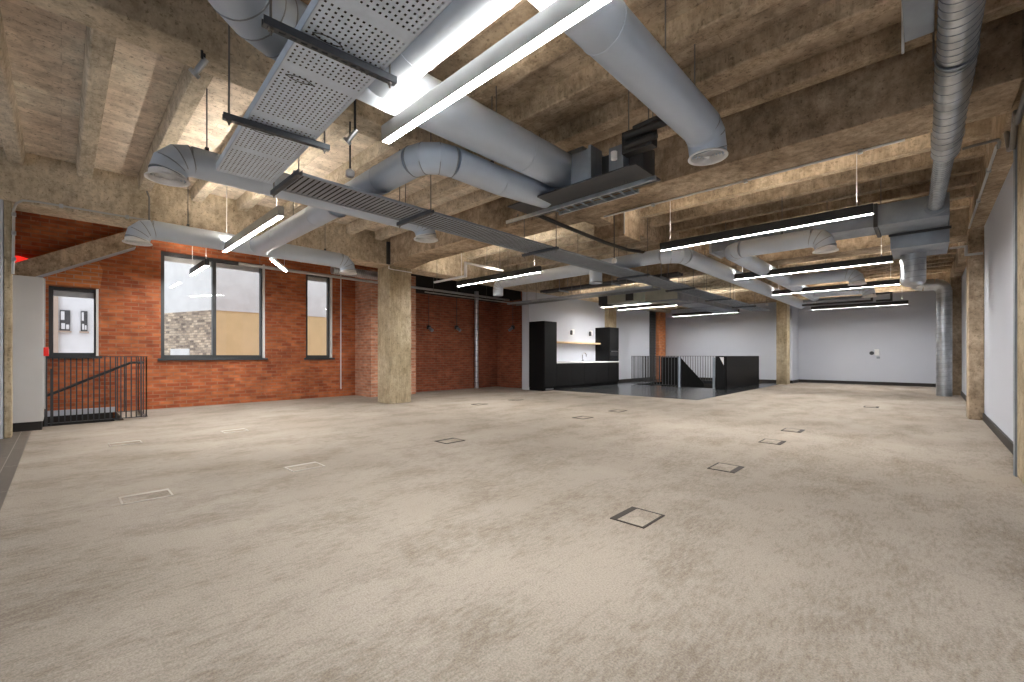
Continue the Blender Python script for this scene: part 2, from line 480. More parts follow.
# skirting boards
s = MB(); s.box(RX-0.02, RX, 6.13, 10.92, 0, 0.12); s.box(RX-0.02, RX, 11.4, 17.4, 0, 0.12); s.box(RX-0.02, RX, 17.8, 21.48, 0, 0.12)
struct('baseboard_right', s, 'skirt')
s = MB(); s.box(-3.86, RX-0.02, 21.47, 21.5, 0, 0.12); s.box(-3.88, -3.86, 20.28, 21.5, 0, 0.12)
struct('baseboard_back', s, 'skirt')
s = MB(); s.box(-9.22, -3.88, 20.27, 20.3, 0, 0.12)
struct('baseboard_stair', s, 'skirt')
s = MB(); s.box(-9.25, -9.22, 15.7, 20.27, 0, 0.12); s.box(-9.9, -9.57, 10.86, 10.9, 0, 0.12)
struct('baseboard_kitchen', s, 'skirt')

# windows
def window(name, y0, y1, z0, z1, mull, fw=0.07):
    f = MB(); x0, x1 = WX-0.20, WX-0.08
    f.box(x0, x1, y0, y0+fw, z0, z1); f.box(x0, x1, y1-fw, y1, z0, z1)
    f.box(x0, x1, y0+fw, y1-fw, z0, z0+fw); f.box(x0, x1, y0+fw, y1-fw, z1-fw, z1)
    for mu in mull: f.box(x0, x1, mu-fw/2, mu+fw/2, z0+fw, z1-fw)
    w = struct(name, f, 'frame')
    g = MB(); g.box(WX-0.145, WX-0.137, y0+fw, y1-fw, z0+fw, z1-fw); obj('pane', g, 'glass', w)
    s = MB(); s.box(WX-0.08, WX+0.05, y0-0.05, y1+0.05, z0-0.045, z0+0.002); obj('window_sill', s, 'frame', w)
    t = MB(); t.box(WX-0.08, WX+0.006, y1-0.035, y1, z0, z1); obj('reveal_trim', t, 'whiteplastic', w)
    t = MB(); t.box(WX-0.22, WX-0.2, y0+fw, y1-fw, z1-fw-0.11, z1-fw); obj('blind_box', t, 'whiteplastic', w)
    return w
window('window_1', *WINS[0], [2.40]); window('window_2', *WINS[1], []); window('window_3', *WINS[2], [], 0.06)

# ------------------------------------------------------------------ outside
b = thing('building', 'grey and tan rendered building outside the two right-hand windows', 'building', (-16.5, 6, -3))
def foot(e, z0, z1):
    m = MB(); pts = [(-15+e, 3.08-e, z0), (-15+e, 14, z0), (-18.2, 14, z0), (-18.2, 1.95-e, z0)]
    return m.prism(pts, (0, 0, z1-z0))
obj('tan_wall', foot(0, -3, 2.44), 'tan', b, smooth=False)
obj('upper_wall', foot(0.03, 2.44, 6.5), 'render', b, smooth=False)
m = MB(); m.prism([(-15.0, 3.075, -3), (-18.2, 1.945, -3), (-18.2, 1.90, -3), (-15.0, 3.035, -3)], (0, 0, 5.44)); obj('stone_wall', m, 'stone', b, smooth=False)
m = MB(); m.prism([(-16.0, 2.70, 0.9), (-16.9, 2.385, 0.9), (-16.9, 2.34, 0.9), (-16.0, 2.655, 0.9)], (0, 0, 0.42)); obj('window', m, 'render', b, smooth=False)
b = thing('building', 'white rendered building seen through the small window above the railing', 'building', (-20, 0, -3))
m = MB(); m.box(-23, -19, -6, 0.9, -3, 7); obj('wall', m, 'white_render', b)
m = MB(); m.box(-19.0, -18.9, -0.22, -0.06, -3, 7); obj('stone_strip', m, 'pipe_brown', b)
for (a, q) in ((-0.03, 0.19), (0.42, 0.57)):
    m = MB(); m.box(-18.99, -18.96, a, q, 1.87, 2.50); f = obj('window', m, 'frame', b)
    m = MB(); m.box(-18.962, -18.95, a+0.03, a+(q-a)*0.5, 1.92, 2.10); m.box(-18.962, -18.95, a+(q-a)*0.6, q-0.02, 1.92, 2.06)
    m.box(-18.962, -18.95, a+0.02, a+(q-a)*0.45, 2.2, 2.46); obj('pane', m, 'white_render', f)
    m = MB(); m.box(-18.99, -18.9, a-0.03, q+0.03, 1.82, 1.87); obj('sill', m, 'pipe_brown', b)

# ------------------------------------------------------------------ columns
def column(label, x0, x1, y0, y1, z1, mat='column', cat='column', name='concrete_column'):
    m = MB(); m.box(x0, x1, y0, y1, 0, z1, 0.015)
    return tag(obj(name, m, mat, smooth=False), label, cat)
column('broad square concrete column on the carpet in front of the brick pier', -9.41, -8.87, 5.2, 5.78, 3.18)
c1_ = bpy.data.objects['concrete_column']
m = MB(); m.box(-8.93, -8.83, 5.12, 5.2, 3.19, 3.7); obj('joint_shade', m, 'dark_metal', c1_)  # shade of the recess at the beam joint, built as a dark box
m = MB(); m.sweep([(-8.86, 5.18, 3.16), (-8.86, 5.18, 3.10), (-8.855, 5.25, 3.09), (-8.855, 5.78, 3.09)], 0.012, 8); obj('conduit', m, 'whiteplastic', c1_)
column('speckled concrete column beside the black stair enclosure', -4.22, -3.86, 19.3, 19.8, 3.27)
column('tan concrete pilaster against the right white wall, halfway down it', 0.53, RX, 10.92, 11.4, 3.32, 'beam')
column('dim brown pilaster on the right wall behind the vertical spiral duct', 0.50, RX, 17.4, 17.8, 3.32, 'beam')
c5 = column('concrete column at the extreme right edge of the photo', 0.60, RX, 5.45, 6.1, 3.32)
m = MB(); m.box(0.585, 0.60, 6.02, 6.10, 0, 3.3); m.box(0.585, 0.66, 6.10, 6.115, 0, 3.3)
obj('steel_angle', m, 'galv_dull', c5)
column('concrete pilaster on the white wall rising behind the oven housing', -9.25, -9.08, 14.99, 15.62, 3.18)
column('orange brick pier in the corner of the white wall behind the stair railing', -9.245, -9.05, 19.45, 20.15, 3.25, 'orange_brick', 'pier', 'brick_pier')
column('narrow concrete post beside the pale grey cupboard at far left', -9.05, -8.86, -0.53, -0.46, 3.18)

w = MB(); w.box(WX, WX+0.05, -1.0, 0.75, 0.0, 0.10); obj('ledge', w, 'white', wall_left)
w = MB(); w.box(WX, WX+0.02, REAR, 0.70, -2.15, 0.0); obj('shaft_lining', w, 'skirt', wall_left)
# stair stringer on the brick wall at far left
m = MB(); m.prism([(-11.28, -0.75, 2.24), (-11.28, 1.02, 3.26), (-11.28, 1.02, 3.62), (-11.28, -0.75, 2.58)], (-0.26, 0, 0))
st = tag(obj('stair_stringer', m, 'beam', smooth=False), 'sloping concrete underside of a stair flight on the brick wall', 'stair')
m = MB(); m.prism([(-11.27, -0.75, 2.22), (-11.27, 1.02, 3.24), (-11.27, 1.02, 3.26), (-11.27, -0.75, 2.24)], (-0.27, 0, 0))
obj('lit_edge', m, 'white', st)  # white strip painted in for the light along the lower edge

# ------------------------------------------------------------------ ducts
def arc(c, u, v, R, a0, a1, n):
    c, u, v = Vector(c), Vector(u), Vector(v)
    return [c+u*R*math.cos(a0+(a1-a0)*i/n)+v*R*math.sin(a0+(a1-a0)*i/n) for i in range(n+1)]

def bend(p, d0, d1, R, n=4):
    """points of a bend at corner p from direction d0 to direction d1"""
    p, d0, d1 = Vector(p), Vector(d0).normalized(), Vector(d1).normalized()
    a = p-d0*R; c = a+d1*R
    return [c-d1*R*math.cos(PI/2*i/n)+d0*R*math.sin(PI/2*i/n) for i in range(n+1)]

def straight(parent, a, b, r, mat='duct', name='pipe', seams=1.5, seg=32, first=0.6):
    m = MB(); m.sweep([a, b], r, seg); o = obj(name, m, mat, parent)
    A, B = Vector(a), Vector(b); L = (B-A).length; ax = (B-A).normalized()
    if seams:
        m = MB(); d = first; k = 0
        while d < L-0.15:
            m.band(A+ax*d, ax, r, 0.010, 0.004); d += seams; k += 1
        if k: obj('seam', m, 'duct', o)
        else: m.bm.free()
    return o

def elbow(parent, pts, r, mat='duct'):
    m = MB(); m.sweep(pts, r, 32); e = obj('elbow', m, mat, parent, angle=14)
    m = MB()
    for i in range(len(pts)):
        a = pts[max(i-1, 0)]; b = pts[min(i+1, len(pts)-1)]
        m.band(pts[i], Vector(b)-Vector(a), r, 0.009, 0.003)
    obj('seam', m, 'seam' if mat == 'duct' else mat, e)
    return e

def diffuser(parent, p, r, mat='duct', ax=(0, 0, -1)):
    m = MB()
    m.lathe(p, ax, [(-0.04, r*1.0), (0.0, r*1.01), (0.012, r*1.16), (0.020, r*1.20), (0.028, r*1.20), (0.030, r*1.14), (0.022, r*1.02), (0.0, r*0.97)])
    d = obj('diffuser', m, 'whiteplastic', parent, angle=45)
    m = MB()
    for k, q in enumerate((0.85, 0.66, 0.47, 0.28)):
        m.lathe(p, ax, [(-0.012, r*(q-0.045)), (0.024, r*q), (0.027, r*(q+0.02)), (-0.008, r*(q-0.025))])
    m.lathe(p, ax, [(0.015, 0.001), (0.02, r*0.14), (0.0, r*0.12)])
    obj('cone', m, 'whiteplastic', d, angle=45)
    m = MB(); m.lathe(p, ax, [(-0.02, 0.0), (-0.02, r*0.98)]); obj('throat', m, 'dark_metal', d)
    return d

def hanger(parent, x, y, zc, r, top=None):
    m = MB(); top = ceil_z(x, y) if top is None else top
    m.cyl((x, y, zc+r-0.005), (x, y, top), 0.006, 8)
    h = obj('hanger_rod', m, 'rod', parent)
    m = MB(); m.box(x-0.016, x+0.016, y-0.016, y+0.016, zc+r-0.01, zc+r+0.035); obj('clamp', m, 'dark_metal', h)

R = 0.14; ZD = 2.95
# main 400 mm duct along Y with its elbow at the left end and a branch over the near lamp
R1 = 0.196; X1, Z1 = -2.99, 3.2
d = thing('air_duct', 'largest grey duct, passing above the perforated tray to the fan coil unit', 'air duct', (X1, 2.5, Z1))
straight(d, (X1, 1.18, Z1), (X1, 3.98, Z1), R1)
def bend_any(p, d0, d1, ln, n=3):
    p, d0, d1 = Vector(p), Vector(d0).normalized(), Vector(d1).normalized()
    a, b = p-d0*ln, p+d1*ln
    return [a*(1-t)**2+p*2*t*(1-t)+b*t*t for t in [i/n for i in range(n+1)]]
e1 = bend_any((X1, 0.86, Z1), (0, -1, 0), (0.75, -0.66, 0), 0.24, 3)
straight(d, (X1, 1.18, Z1), e1[0], R1, seams=0)
elbow(d, e1, R1)
straight(d, e1[-1], e1[-1]+Vector((0.75, -0.66, 0)).normalized()*2.2, R1, seams=0.9)
straight(d, (X1+0.1, 1.62, Z1), (-0.7, 1.62, Z1), R1*0.98, name='branch_pipe', seams=0.75, first=0.45)
m = MB(); m.lathe((X1, 1.62, Z1), (1, 0, 0), [(0.12, R1*1.12), (0.30, R1*1.02), (0.34, R1*1.0)]); obj('collar', m, 'duct', d)
hanger(d, X1, 2.9, Z1, R1); hanger(d, X1, 1.25, Z1, R1)

# near duct ending in a round diffuser
d = thing('air_duct', 'grey duct overhead whose elbow ends in the round grille nearest the top centre', 'air duct', (-1.44, 2.3, 3.12))
b3 = bend((-1.43, 4.06, 3.12), (0, 1, 0), (0, 0, -1), 0.165, 2)
straight(d, (-1.43, 0.2, 3.12), b3[0], R+0.018)
elbow(d, b3, R+0.018); pz = b3[-1]
straight(d, pz, (pz[0], pz[1], 2.93), R+0.018, seams=0)
diffuser(d, (pz[0], pz[1], 2.925), R)
hanger(d, -1.44, 3.78, 3.12, R); hanger(d, -1.44, 3.2, 3.12, R); hanger(d, -1.44, 1.9, 3.12, R)

# elbow duct from the fan coil unit, then across to the window side
d = thing('air_duct', 'grey duct that bends at an elbow and runs across to the window side', 'air duct', (-4.5, 2.3, ZD))
XE = -3.26
e = bend((XE, 2.32, ZD), (0, -1, 0), (-1, 0, 0), 0.26, 3)
straight(d, (XE, 3.98, ZD+0.05), (XE, 3.2, ZD), R, seams=0)
straight(d, (XE, 3.2, ZD), e[0], R)
elbow(d, e, R)
straight(d, e[-1], (-4.87, 2.32, ZD), R)
hanger(d, XE, 3.1, ZD, R)
straight(d, (-5.19, 2.32, ZD), (-8.04, 2.32, ZD), R, name='branch_pipe', seams=1.4)
m = MB(); m.lathe((-5.05, 2.32, ZD), (-1, 0, 0), [(0.13, R*1.15), (0.20, R*1.03), (0.24, R*1.0)]); obj('collar', m, 'duct', d)
m = MB(); m.lathe((-8.2, 2.32, ZD), (1, 0, 0), [(0.13, R*1.2), (0.24, R*1.03), (0.28, R*1.0)]); obj('collar', m, 'duct', d)
hanger(d, -6.6, 2.32, ZD, R)

def run_y(label, x, y0, y1, z, drops=(True, True), rods=()):
    d = thing('air_duct', label, 'air duct', (x, (y0+y1)/2, z))
    y0 += 0.02; y1 -= 0.02; a, b = Vector((x, y0+0.22, z)), Vector((x, y1-0.22, z))
    if drops[0]:
        q = bend((x, y0, z), (0, -1, 0), (0, 0, -1), 0.17, 3); a = q[0]; elbow(d, q, R); diffuser(d, q[-1]+Vector((0, 0, -0.03)), R)
    if drops[1]:
        q = bend((x, y1, z), (0, 1, 0), (0, 0, -1), 0.17, 3); b = q[0]; elbow(d, q, R); diffuser(d, q[-1]+Vector((0, 0, -0.03)), R)
    straight(d, a, b, R)
    for y in rods: hanger(d, x, y, z, R)
    return d
run_y('straight grey duct beside the ribbed cable tray, a round grille at each end', -5.05, 0.66, 3.55, ZD, rods=(0.98, 3.2))
run_y('straight grey duct along the top of the window wall, a round grille at each end', -8.2, 0.74, 3.92, ZD, rods=(1.35, 3.45))

# middle distance: feeder along X then a long run along Y
d = thing('air_duct', 'long grey duct turning from the brick recess towards the far concrete column', 'air duct', (-3.23, 12, ZD))
q = bend((-3.23, 7.68, ZD), (1, 0, 0), (0, 1, 0), 0.3, 3)
q0 = bend((-7.85, 7.68, ZD), (-1, 0, 0), (0, 0, -1), 0.16, 3)
elbow(d, q0, 0.13); straight(d, q0[-1], q0[-1]+Vector((0, 0, -0.16)), 0.13, seams=0)
straight(d, q0[0], q[0], 0.13, seams=1.6); elbow(d, q, 0.15); straight(d, q[-1], (-3.23, 18.3, ZD), 0.155, seams=1.5)
m = MB(); m.sweep([(-4.95, 7.68, ZD-0.08), (-4.95, 7.68, ZD-0.34)], 0.13, 28); obj('spigot', m, 'duct', d)
m = MB(); m.band((-4.95, 7.68, ZD-0.33), (0, 0, 1), 0.13, 0.03, 0.006); obj('collar', m, 'seam', d)
for y in (9, 11, 13.2, 15.2): hanger(d, -3.23, y, ZD, 0.155)
for xx in (-7.5, -5.4): hanger(d, xx, 7.68, ZD, 0.13)
d = thing('air_duct', 'grey duct with three elbowed outlets behind the long black pendant lamps', 'air duct', (-2.5, 12, ZD))
q = bend((-2.5, 8.16, ZD), (-1, 0, 0), (0, 1, 0), 0.2, 3)
def outlet(y, x1, rods):
    e = bend((x1, y, ZD), (1, 0, 0), (0, 0, -1), 0.18, 3)
    elbow(d, e, R); diffuser(d, e[-1]+Vector((0, 0, -0.03)), R)
    return e[0]
straight(d, outlet(8.16, -1.12, ()), q[0], R); elbow(d, q, R); straight(d, q[-1], (-2.5, 16.2, ZD), R)
for y in (12.4, 15.3): straight(d, (-2.4, y, ZD), outlet(y, -1.12, ()), R, name='branch_pipe')
for y in (10.0, 13.6): hanger(d, -2.5, y, ZD, R)
for y in (8.16, 12.4): hanger(d, -1.7, y, ZD, R)

# rectangular duct and fan coil unit by the right wall
d = thing('fan_coil_unit', 'silver box air unit hung near the right wall below the spiral duct', 'air unit', (-0.1, 9.2, 2.8))
m = MB(); m.box(-0.56, 0.24, 8.6, 9.36, 3.08, 3.40, 0.008); obj('upper_casing', m, 'galv_dull', d)
m = MB(); m.box(-0.42, 0.26, 9.36, 10.4, 2.84, 3.38, 0.008); obj('lower_casing', m, 'galv_dull', d)
m = MB()
m.box(-0.58, -0.53, 8.57, 9.38, 3.06, 3.42); m.box(-0.44, 0.28, 9.34, 9.36, 3.04, 3.08); obj('flange', m, 'dark_metal', d)
for (x, y) in ((-0.5, 8.7), (0.2, 8.7), (-0.38, 10.3), (0.22, 10.3)):
    m = MB(); m.cyl((x, y, 3.38), (x, y, ceil_z(x, y)), 0.006, 8); obj('hanger_rod', m, 'rod', d)
d = thing('air_duct', 'flat rectangular grey duct running left from the silver box unit above the pendants', 'air duct', (-2, 8.9, 3.1))
m = MB(); m.box(-3.0, -0.58, 8.6, 9.2, 3.08, 3.38, 0.006); obj('casing', m, 'galv_dull', d)
m = MB(); m.box(-1.8, -1.76, 8.585, 9.215, 3.065, 3.39); m.box(-3.0, -2.96, 8.585, 9.215, 3.065, 3.39); obj('flange', m, 'galv', d)
for x in (-2.8, -1.2):
    m = MB(); m.cyl((x, 8.9, 3.38), (x, 8.9, SLAB), 0.006, 8); obj('hanger_rod', m, 'rod', d)

def spiral(parent, a, b, r, pitch=0.1, mat='galv'):
    a, b = Vector(a), Vector(b); L = (b-a).length; ax = (b-a).normalized()
    m = MB(); m.sweep([a, b], r, 40); o = obj('pipe', m, mat, parent)
    up = Vector((0, 0, 1)) if abs(ax.z) < 0.9 else Vector((1, 0, 0))
    nx = ax.cross(up).normalized(); ny = ax.cross(nx)
    n = int(L/pitch*20); pts = []
    for i in range(n+1):
        t = i/20*2*PI
        pts.append(a+ax*(L*i/n)+(nx*math.cos(t)+ny*math.sin(t))*(r+0.001))
    m = MB(); m.sweep(pts, 0.004, 5); obj('spiral_seam', m, 'galv_dull', o)
    return o
d = thing('spiral_duct', 'shiny galvanised spiral duct overhead along the right side', 'air duct', (0.15, 5, 3.3))
spiral(d, (0.16, 1.5, 3.3), (0.16, 4.55, 3.3), 0.104, 0.09)
spiral(d, (0.16, 4.55, 3.3), (0.15, 6.55, 3.29), 0.112, 0.16)
m = MB(); m.lathe((0.15, 6.55, 3.29), (0, 1, 0), [(0, 0.112), (0.12, 0.08)], 40); obj('reducer', m, 'galv', d)
spiral(d, (0.145, 6.6, 3.285), (0.10, 8.6, 3.24), 0.080, 0.07)
m = MB()
for y in (4.5, 6.1): m.band((0.16, y, 3.3), (0, 1, 0), 0.113, 0.03, 0.004, 40)
m.lathe((0.10, 8.6, 3.24), (0, -1, 0), [(0.0, 0.13), (0.02, 0.13), (0.03, 0.085), (0.06, 0.081)], 32)
obj('collar', m, 'galv_dull', d)
for y in (4.5, 6.3):
    m = MB(); m.cyl((0.04, y, 3.3), (0.04, y, ceil_z(0.04, y)), 0.006, 8); obj('hanger_rod', m, 'rod', d)
d = thing('spiral_duct', 'vertical galvanised spiral duct standing on the floor near the back right corner', 'air duct', (0.36, 16.8, 0))
spiral(d, (0.36, 16.8, 0.0), (0.36, 16.8, 2.90), 0.16, 0.12)
e2 = bend((0.36, 16.8, 3.09), (1, 0, 0), (0, 0, -1), 0.2, 3)
e3 = bend((-0.25, 16.8, 3.09), (0, 0, -1), (1, 0, 0), 0.2, 3)
elbow(d, e2, 0.16, 'galv'); elbow(d, e3, 0.16, 'galv')
straight(d, e3[-1], e2[0], 0.155, 'galv', seams=0); straight(d, (-0.25, 16.8, SLAB), e3[0], 0.155, 'galv', seams=0)
d = thing('duct_spigot', 'short capped round duct hanging under the silver box unit', 'air duct', (-0.16, 10.1, 2.4))
spiral(d, (-0.16, 10.1, 2.84), (-0.16, 10.1, 2.40), 0.165, 0.1)
m = MB(); m.lathe((-0.16, 10.1, 2.40), (0, 0, -1), [(-0.01, 0.165), (0.05, 0.155), (0.09, 0.12), (0.11, 0.06), (0.115, 0.001)], 40); obj('end_cap', m, 'galv', d)
# flat box overhead by the spiral duct
d = thing('air_unit', 'plain grey sheet metal box overhead at the top right beside the spiral duct', 'air unit', (0, 4, 3.3))
m = MB(); m.box(-0.11, 0.04, 2.9, 4.12, 3.31, 3.76, 0.006); obj('casing', m, 'galv_dull', d)
m = MB(); m.cyl((-0.118, 4.12, 3.24), (-0.118, 4.12, SLAB), 0.008, 8); obj('hanger_rod', m, 'whiteplastic', d)

# fan coil unit at centre
d = thing('fan_coil_unit', 'dark grey ceiling air unit at the end of the two big ducts', 'air unit', (-2.9, 3.95, 2.9))
m = MB(); m.box(-3.62, -2.73, 3.98, 4.2, 2.9, 3.42, 0.006); m.box(-2.73, -2.49, 3.76, 4.2, 2.9, 3.24, 0.004); obj('casing', m, 'galv_dull', d)
m = MB(); m.box(-2.55, -2.0, 3.95, 4.2, 2.9, 3.2, 0.006); obj('rear_casing', m, 'dark_metal', d)
m = MB(); m.box(-3.62, -1.95, 3.70, 4.22, 2.885, 2.9); obj('drip_tray', m, 'dark_metal', d)
m = MB(); m.box(-2.50, -2.47, 3.74, 3.95, 2.9, 3.26); m.box(-2.32, -2.16, 3.84, 3.95, 2.9, 3.2); obj('flange', m, 'galv_dull', d)
m = MB(); m.box(-2.05, -1.75, 3.62, 3.72, 2.98, 3.18); m.cyl((-2.0, 3.6, 3.12), (-1.6, 3.6, 3.12), 0.035, 14); m.cyl((-2.0, 3.6, 3.03), (-1.7, 3.6, 3.03), 0.03, 14)
m.sweep([(-1.95, 3.66, 3.2), (-1.5, 3.66, 3.22), (-1.45, 3.66, 3.28), (-1.45, 3.66, 3.4), (-1.75, 3.66, 3.4)], 0.025, 10)
obj('valve_set', m, 'cable', d)
m = MB(); m.cyl((-2.12, 3.6, 3.02), (-2.12, 3.6, 2.95), 0.03, 12); obj('valve_cap', m, 'whiteplastic', d)
for (x, y) in ((-3.5, 4.15), (-2.0, 4.15), (-2.05, 3.75), (-1.85, 3.75)):
    m = MB(); m.cyl((x, y, 3.1), (x, y, ceil_z(x, y)), 0.006, 8); obj('hanger_rod', m, 'rod', d)

# ------------------------------------------------------------------ cable trays
def slotted_strut(parent, a, b, z, w=0.04, h=0.04):
    a, b = Vector((*a, z)), Vector((*b, z)); ax = (b-a).normalized(); L = (b-a).length
    nx = Vector((-ax.y, ax.x, 0)); m = MB()
    us = [0]; t = 0.02
    while t+0.03 < L: us += [t, t+0.03]; t += 0.05
    us.append(L); vs = [-w/2, -w/6, w/6, w/2]
    m.grid(us, vs, lambda i, j: j == 1 and i % 2 == 1, lambda u, q: a+ax*u+nx*q)
    for sgn in (-1, 1):
        m.prism([a+nx*sgn*w/2, b+nx*sgn*w/2, b+nx*sgn*w/2+Vector((0, 0, h)), a+nx*sgn*w/2+Vector((0, 0, h))], nx*(-sgn)*0.003)
    s = obj('strut', m, 'strut', parent, smooth=False)
    m = MB()
    for q in (a+ax*0.035, b-ax*0.035):
        m.cyl(q+Vector((0, 0, -0.03)), (q.x, q.y, ceil_z(q.x, q.y)), 0.006, 8)
        m.cyl(q+Vector((0, 0, -0.012)), q+Vector((0, 0, 0.0)), 0.014, 6)
    obj('hanger_rod', m, 'rod', s)

# perforated tray, slightly askew across the near ceiling
t1 = thing('cable_tray', 'wide perforated galvanised cable tray crossing the near ceiling', 'cable tray', (-2.4, 1.1, 2.72))
O = Vector((-4.47, 1.155, 2.72)); ang = -math.radians(2.8)
ax = Vector((math.cos(ang), math.sin(ang), 0)); ay = Vector((-ax.y, ax.x, 0)); HW = 0.222
m = MB(); us = [0.0]; t = 0.012; L = 4.15
while t+0.022 < L: us += [t, t+0.014]; t += 0.036
us.append(L)
vs = [-HW]; t = -HW+0.018
while t+0.014 < HW-0.01: vs += [t, t+0.011]; t += 0.0305
vs.append(HW)
m.grid(us, vs, lambda i, j: i % 2 == 1 and j % 2 == 1 and ((i//2) % 18 not in (16, 17)), lambda u, q: O+ax*u+ay*q)
obj('perforated_base', m, 'galv_tray', t1, smooth=False)
m = MB()
for sgn in (-1, 1):
    m.prism([O+ay*sgn*HW, O+ax*L+ay*sgn*HW, O+ax*L+ay*sgn*HW+Vector((0, 0, 0.06)), O+ay*sgn*HW+Vector((0, 0, 0.06))], ay*(-sgn)*0.003)
obj('side_rail', m, 'galv_tray', t1, smooth=False)
m = MB()   # pressed lens-shaped marks along the base
for u in (2.27, 1.83, 1.02):
    pts = [O+ax*(u+0.024*math.sin(k*PI/8)*abs(math.sin(k*PI/8)))+ay*(-0.10+0.075*math.cos(k*PI/8)) for k in range(16)]
    pts = [Vector((q.x, q.y, 2.716)) for q in pts]
    m.sweep(pts+[pts[0]], 0.0025, 5)
obj('pressed_mark', m, 'dark_metal', t1)
for k in range(13):
    q = ay*(-0.19+0.0317*k); m = MB(); m.cyl(O+ax*0.05+q+Vector((0, 0, 0.02)), O+ax*(L-0.02)+q+Vector((0, 0, 0.02)), 0.0155, 8); obj('cable', m, 'cable', t1)
slotted_strut(t1, (-3.36, 0.74), (-3.30, 1.42), 2.67); slotted_strut(t1, (-2.27, 0.66), (-2.22, 1.34), 2.67)

def slotted_sheet(parent, o, du, L, dv, W, pitch, gap, mat, name='ribbed_base'):
    o, du, dv = Vector(o), Vector(du), Vector(dv); us = [0.0]; t = pitch
    while t < L: us += [t-pitch*gap, t]; t += pitch
    us.append(L); m = MB()
    m.grid(us, [0, 0.028, W-0.028, W], lambda i, j: j == 1 and i % 2 == 1, lambda u, q: o+du*u+dv*q)
    return obj(name, m, mat, parent, smooth=False)

def ribbed_tray(parent, x0, x1, y0, y1, z, pitch=0.05):
    slotted_sheet(parent, (x0, y0, z), (0, 1, 0), y1-y0, (1, 0, 0), x1-x0, pitch, 0.3, 'galv_dull')
    m = MB()
    for (a, b) in ((x0, x0+0.025), (x1-0.025, x1)): m.box(a, b, y0, y1, z-0.004, z+0.018)
    obj('side_rail', m, 'galv_dull', parent, smooth=False)
t2 = thing('cable_tray', 'long ribbed cable tray running from the perforated tray to the far end', 'cable tray', (-4.23, 8, 2.7))
ribbed_tray(t2, -4.49, -3.97, 1.40, 17.2, 2.70)
m = MB()
m.bm.free()
for k in range(11):
    m = MB(); m.cyl((-4.43+0.04*k, 1.5, 2.72), (-4.43+0.04*k, 17.1, 2.72), 0.018, 8); obj('cable', m, 'cable', t2)
for y in (1.42, 2.80, 5.02, 7.9, 10.2, 12.8, 15.2): slotted_strut(t2, (-4.58, y), (-3.88, y), 2.66)
t3 = thing('cable_ladder', 'short open cable ladder under the dark ceiling unit', 'cable tray', (-2.9, 4.05, 2.8))
m = MB(); m.box(-3.9, -1.88, 3.955, 3.98, 2.8, 2.84); m.box(-3.2, -2.16, 4.15, 4.175, 2.8, 2.84); obj('side_rail', m, 'galv', t3, smooth=False)
for k in range(9):
    m = MB(); x = -3.15+0.12*k; m.box(x, x+0.02, 3.98, 4.15, 2.805, 2.815); obj('rung', m, 'galv_dull', t3, smooth=False)
m = MB()
for x in (-3.7, -2.2): m.cyl((x, 3.967, 2.84), (x, 3.967, 2.885), 0.006, 8)
obj('hanger_rod', m, 'rod', t3)
m = MB(); m.sweep([(-3.76, 4.22, 3.0), (-3.76, 5.0, 2.97), (-3.8, 6.2, 2.96), (-3.85, 7.0, 3.0), (-3.86, 8.2, 3.12)], 0.028, 12)
tag(obj('cable', m, 'cable'), 'thick black sagging cable leading back from the dark ceiling unit', 'cable')

# ------------------------------------------------------------------ linear pendant lamps
def make_lamp(L, label, body):
    t = thing('pendant_lamp', label, 'lamp', (0, 0, 0), 'linear pendant lamps')
    m = MB(); W = 0.034
    m.box(-L/2, L/2, -W, -W+0.004, -0.008, 0.115); m.box(-L/2, L/2, W-0.004, W, -0.008, 0.115)
    m.box(-L/2, -L/2+0.004, -W, W, -0.008, 0.115); m.box(L/2-0.004, L/2, -W, W, -0.008, 0.115)
    m.box(-L/2+0.004, L/2-0.004, -W+0.004, W-0.004, 0.012, 0.09)
    obj('housing', m, body, t, smooth=False)
    m = MB(); m.box(-L/2+0.005, L/2-0.005, -W+0.005, W-0.005, -0.003, 0.012); obj('diffuser', m, 'led', t, smooth=False)
    m = MB(); m.box(-L/2+0.01, L/2-0.01, -0.026, 0.026, 0.09, 0.094); obj('uplight', m, 'up', t, smooth=False)
    return t
def wires(t, L):
    x, y, z = t.location
    for s in (-0.44, 0.44):
        m = MB(); m.cyl((x+s*L, y, z+0.094), (x+s*L, y, ceil_z(x+s*L, y)), 0.004, 6)
        w = obj('wire', m, 'whiteplastic', t)
        m = MB(); m.cyl((x+s*L, y, z+0.094), (x+s*L, y, z+0.15), 0.01, 8); obj('gripper', m, 'chrome', w)
LL = 2.64
lamps = [(-1.78, 1.78, 'nearest pendant lamp, a long bright bar crossing the top of the photo', 'alu'),
         (-6.95, 1.84, 'short-looking pendant lamp hung in front of the window wall ducts', 'alu'),
         (-6.94, 6.69, 'black pendant lamp hung in front of the dark brick recess', 'lampblack'),
         (-1.77, 6.69, 'long black pendant lamp beside the silver box unit, nearest of the right-hand row', 'lampblack'),
         (-1.75, 10.35, 'black pendant lamp below the first elbowed duct outlet, second of the right-hand row', 'lampblack'),
         (-1.77, 13.70, 'black pendant lamp below the middle duct outlet, third of the right-hand row', 'lampblack'),
         (-1.73, 19.08, 'black pendant lamp in front of the bare back wall, farthest of the right-hand row', 'lampblack'),
         (-6.92, 13.10, 'black pendant lamp above the kitchen, the nearer of two close parallel ones', 'lampblack'),
         (-6.90, 14.25, 'black pendant lamp above the kitchen, the farther of two close parallel ones', 'lampblack'),
         (-6.55, 18.20, 'black pendant lamp lighting the white wall above the stair railing', 'lampblack')]
proto = {}
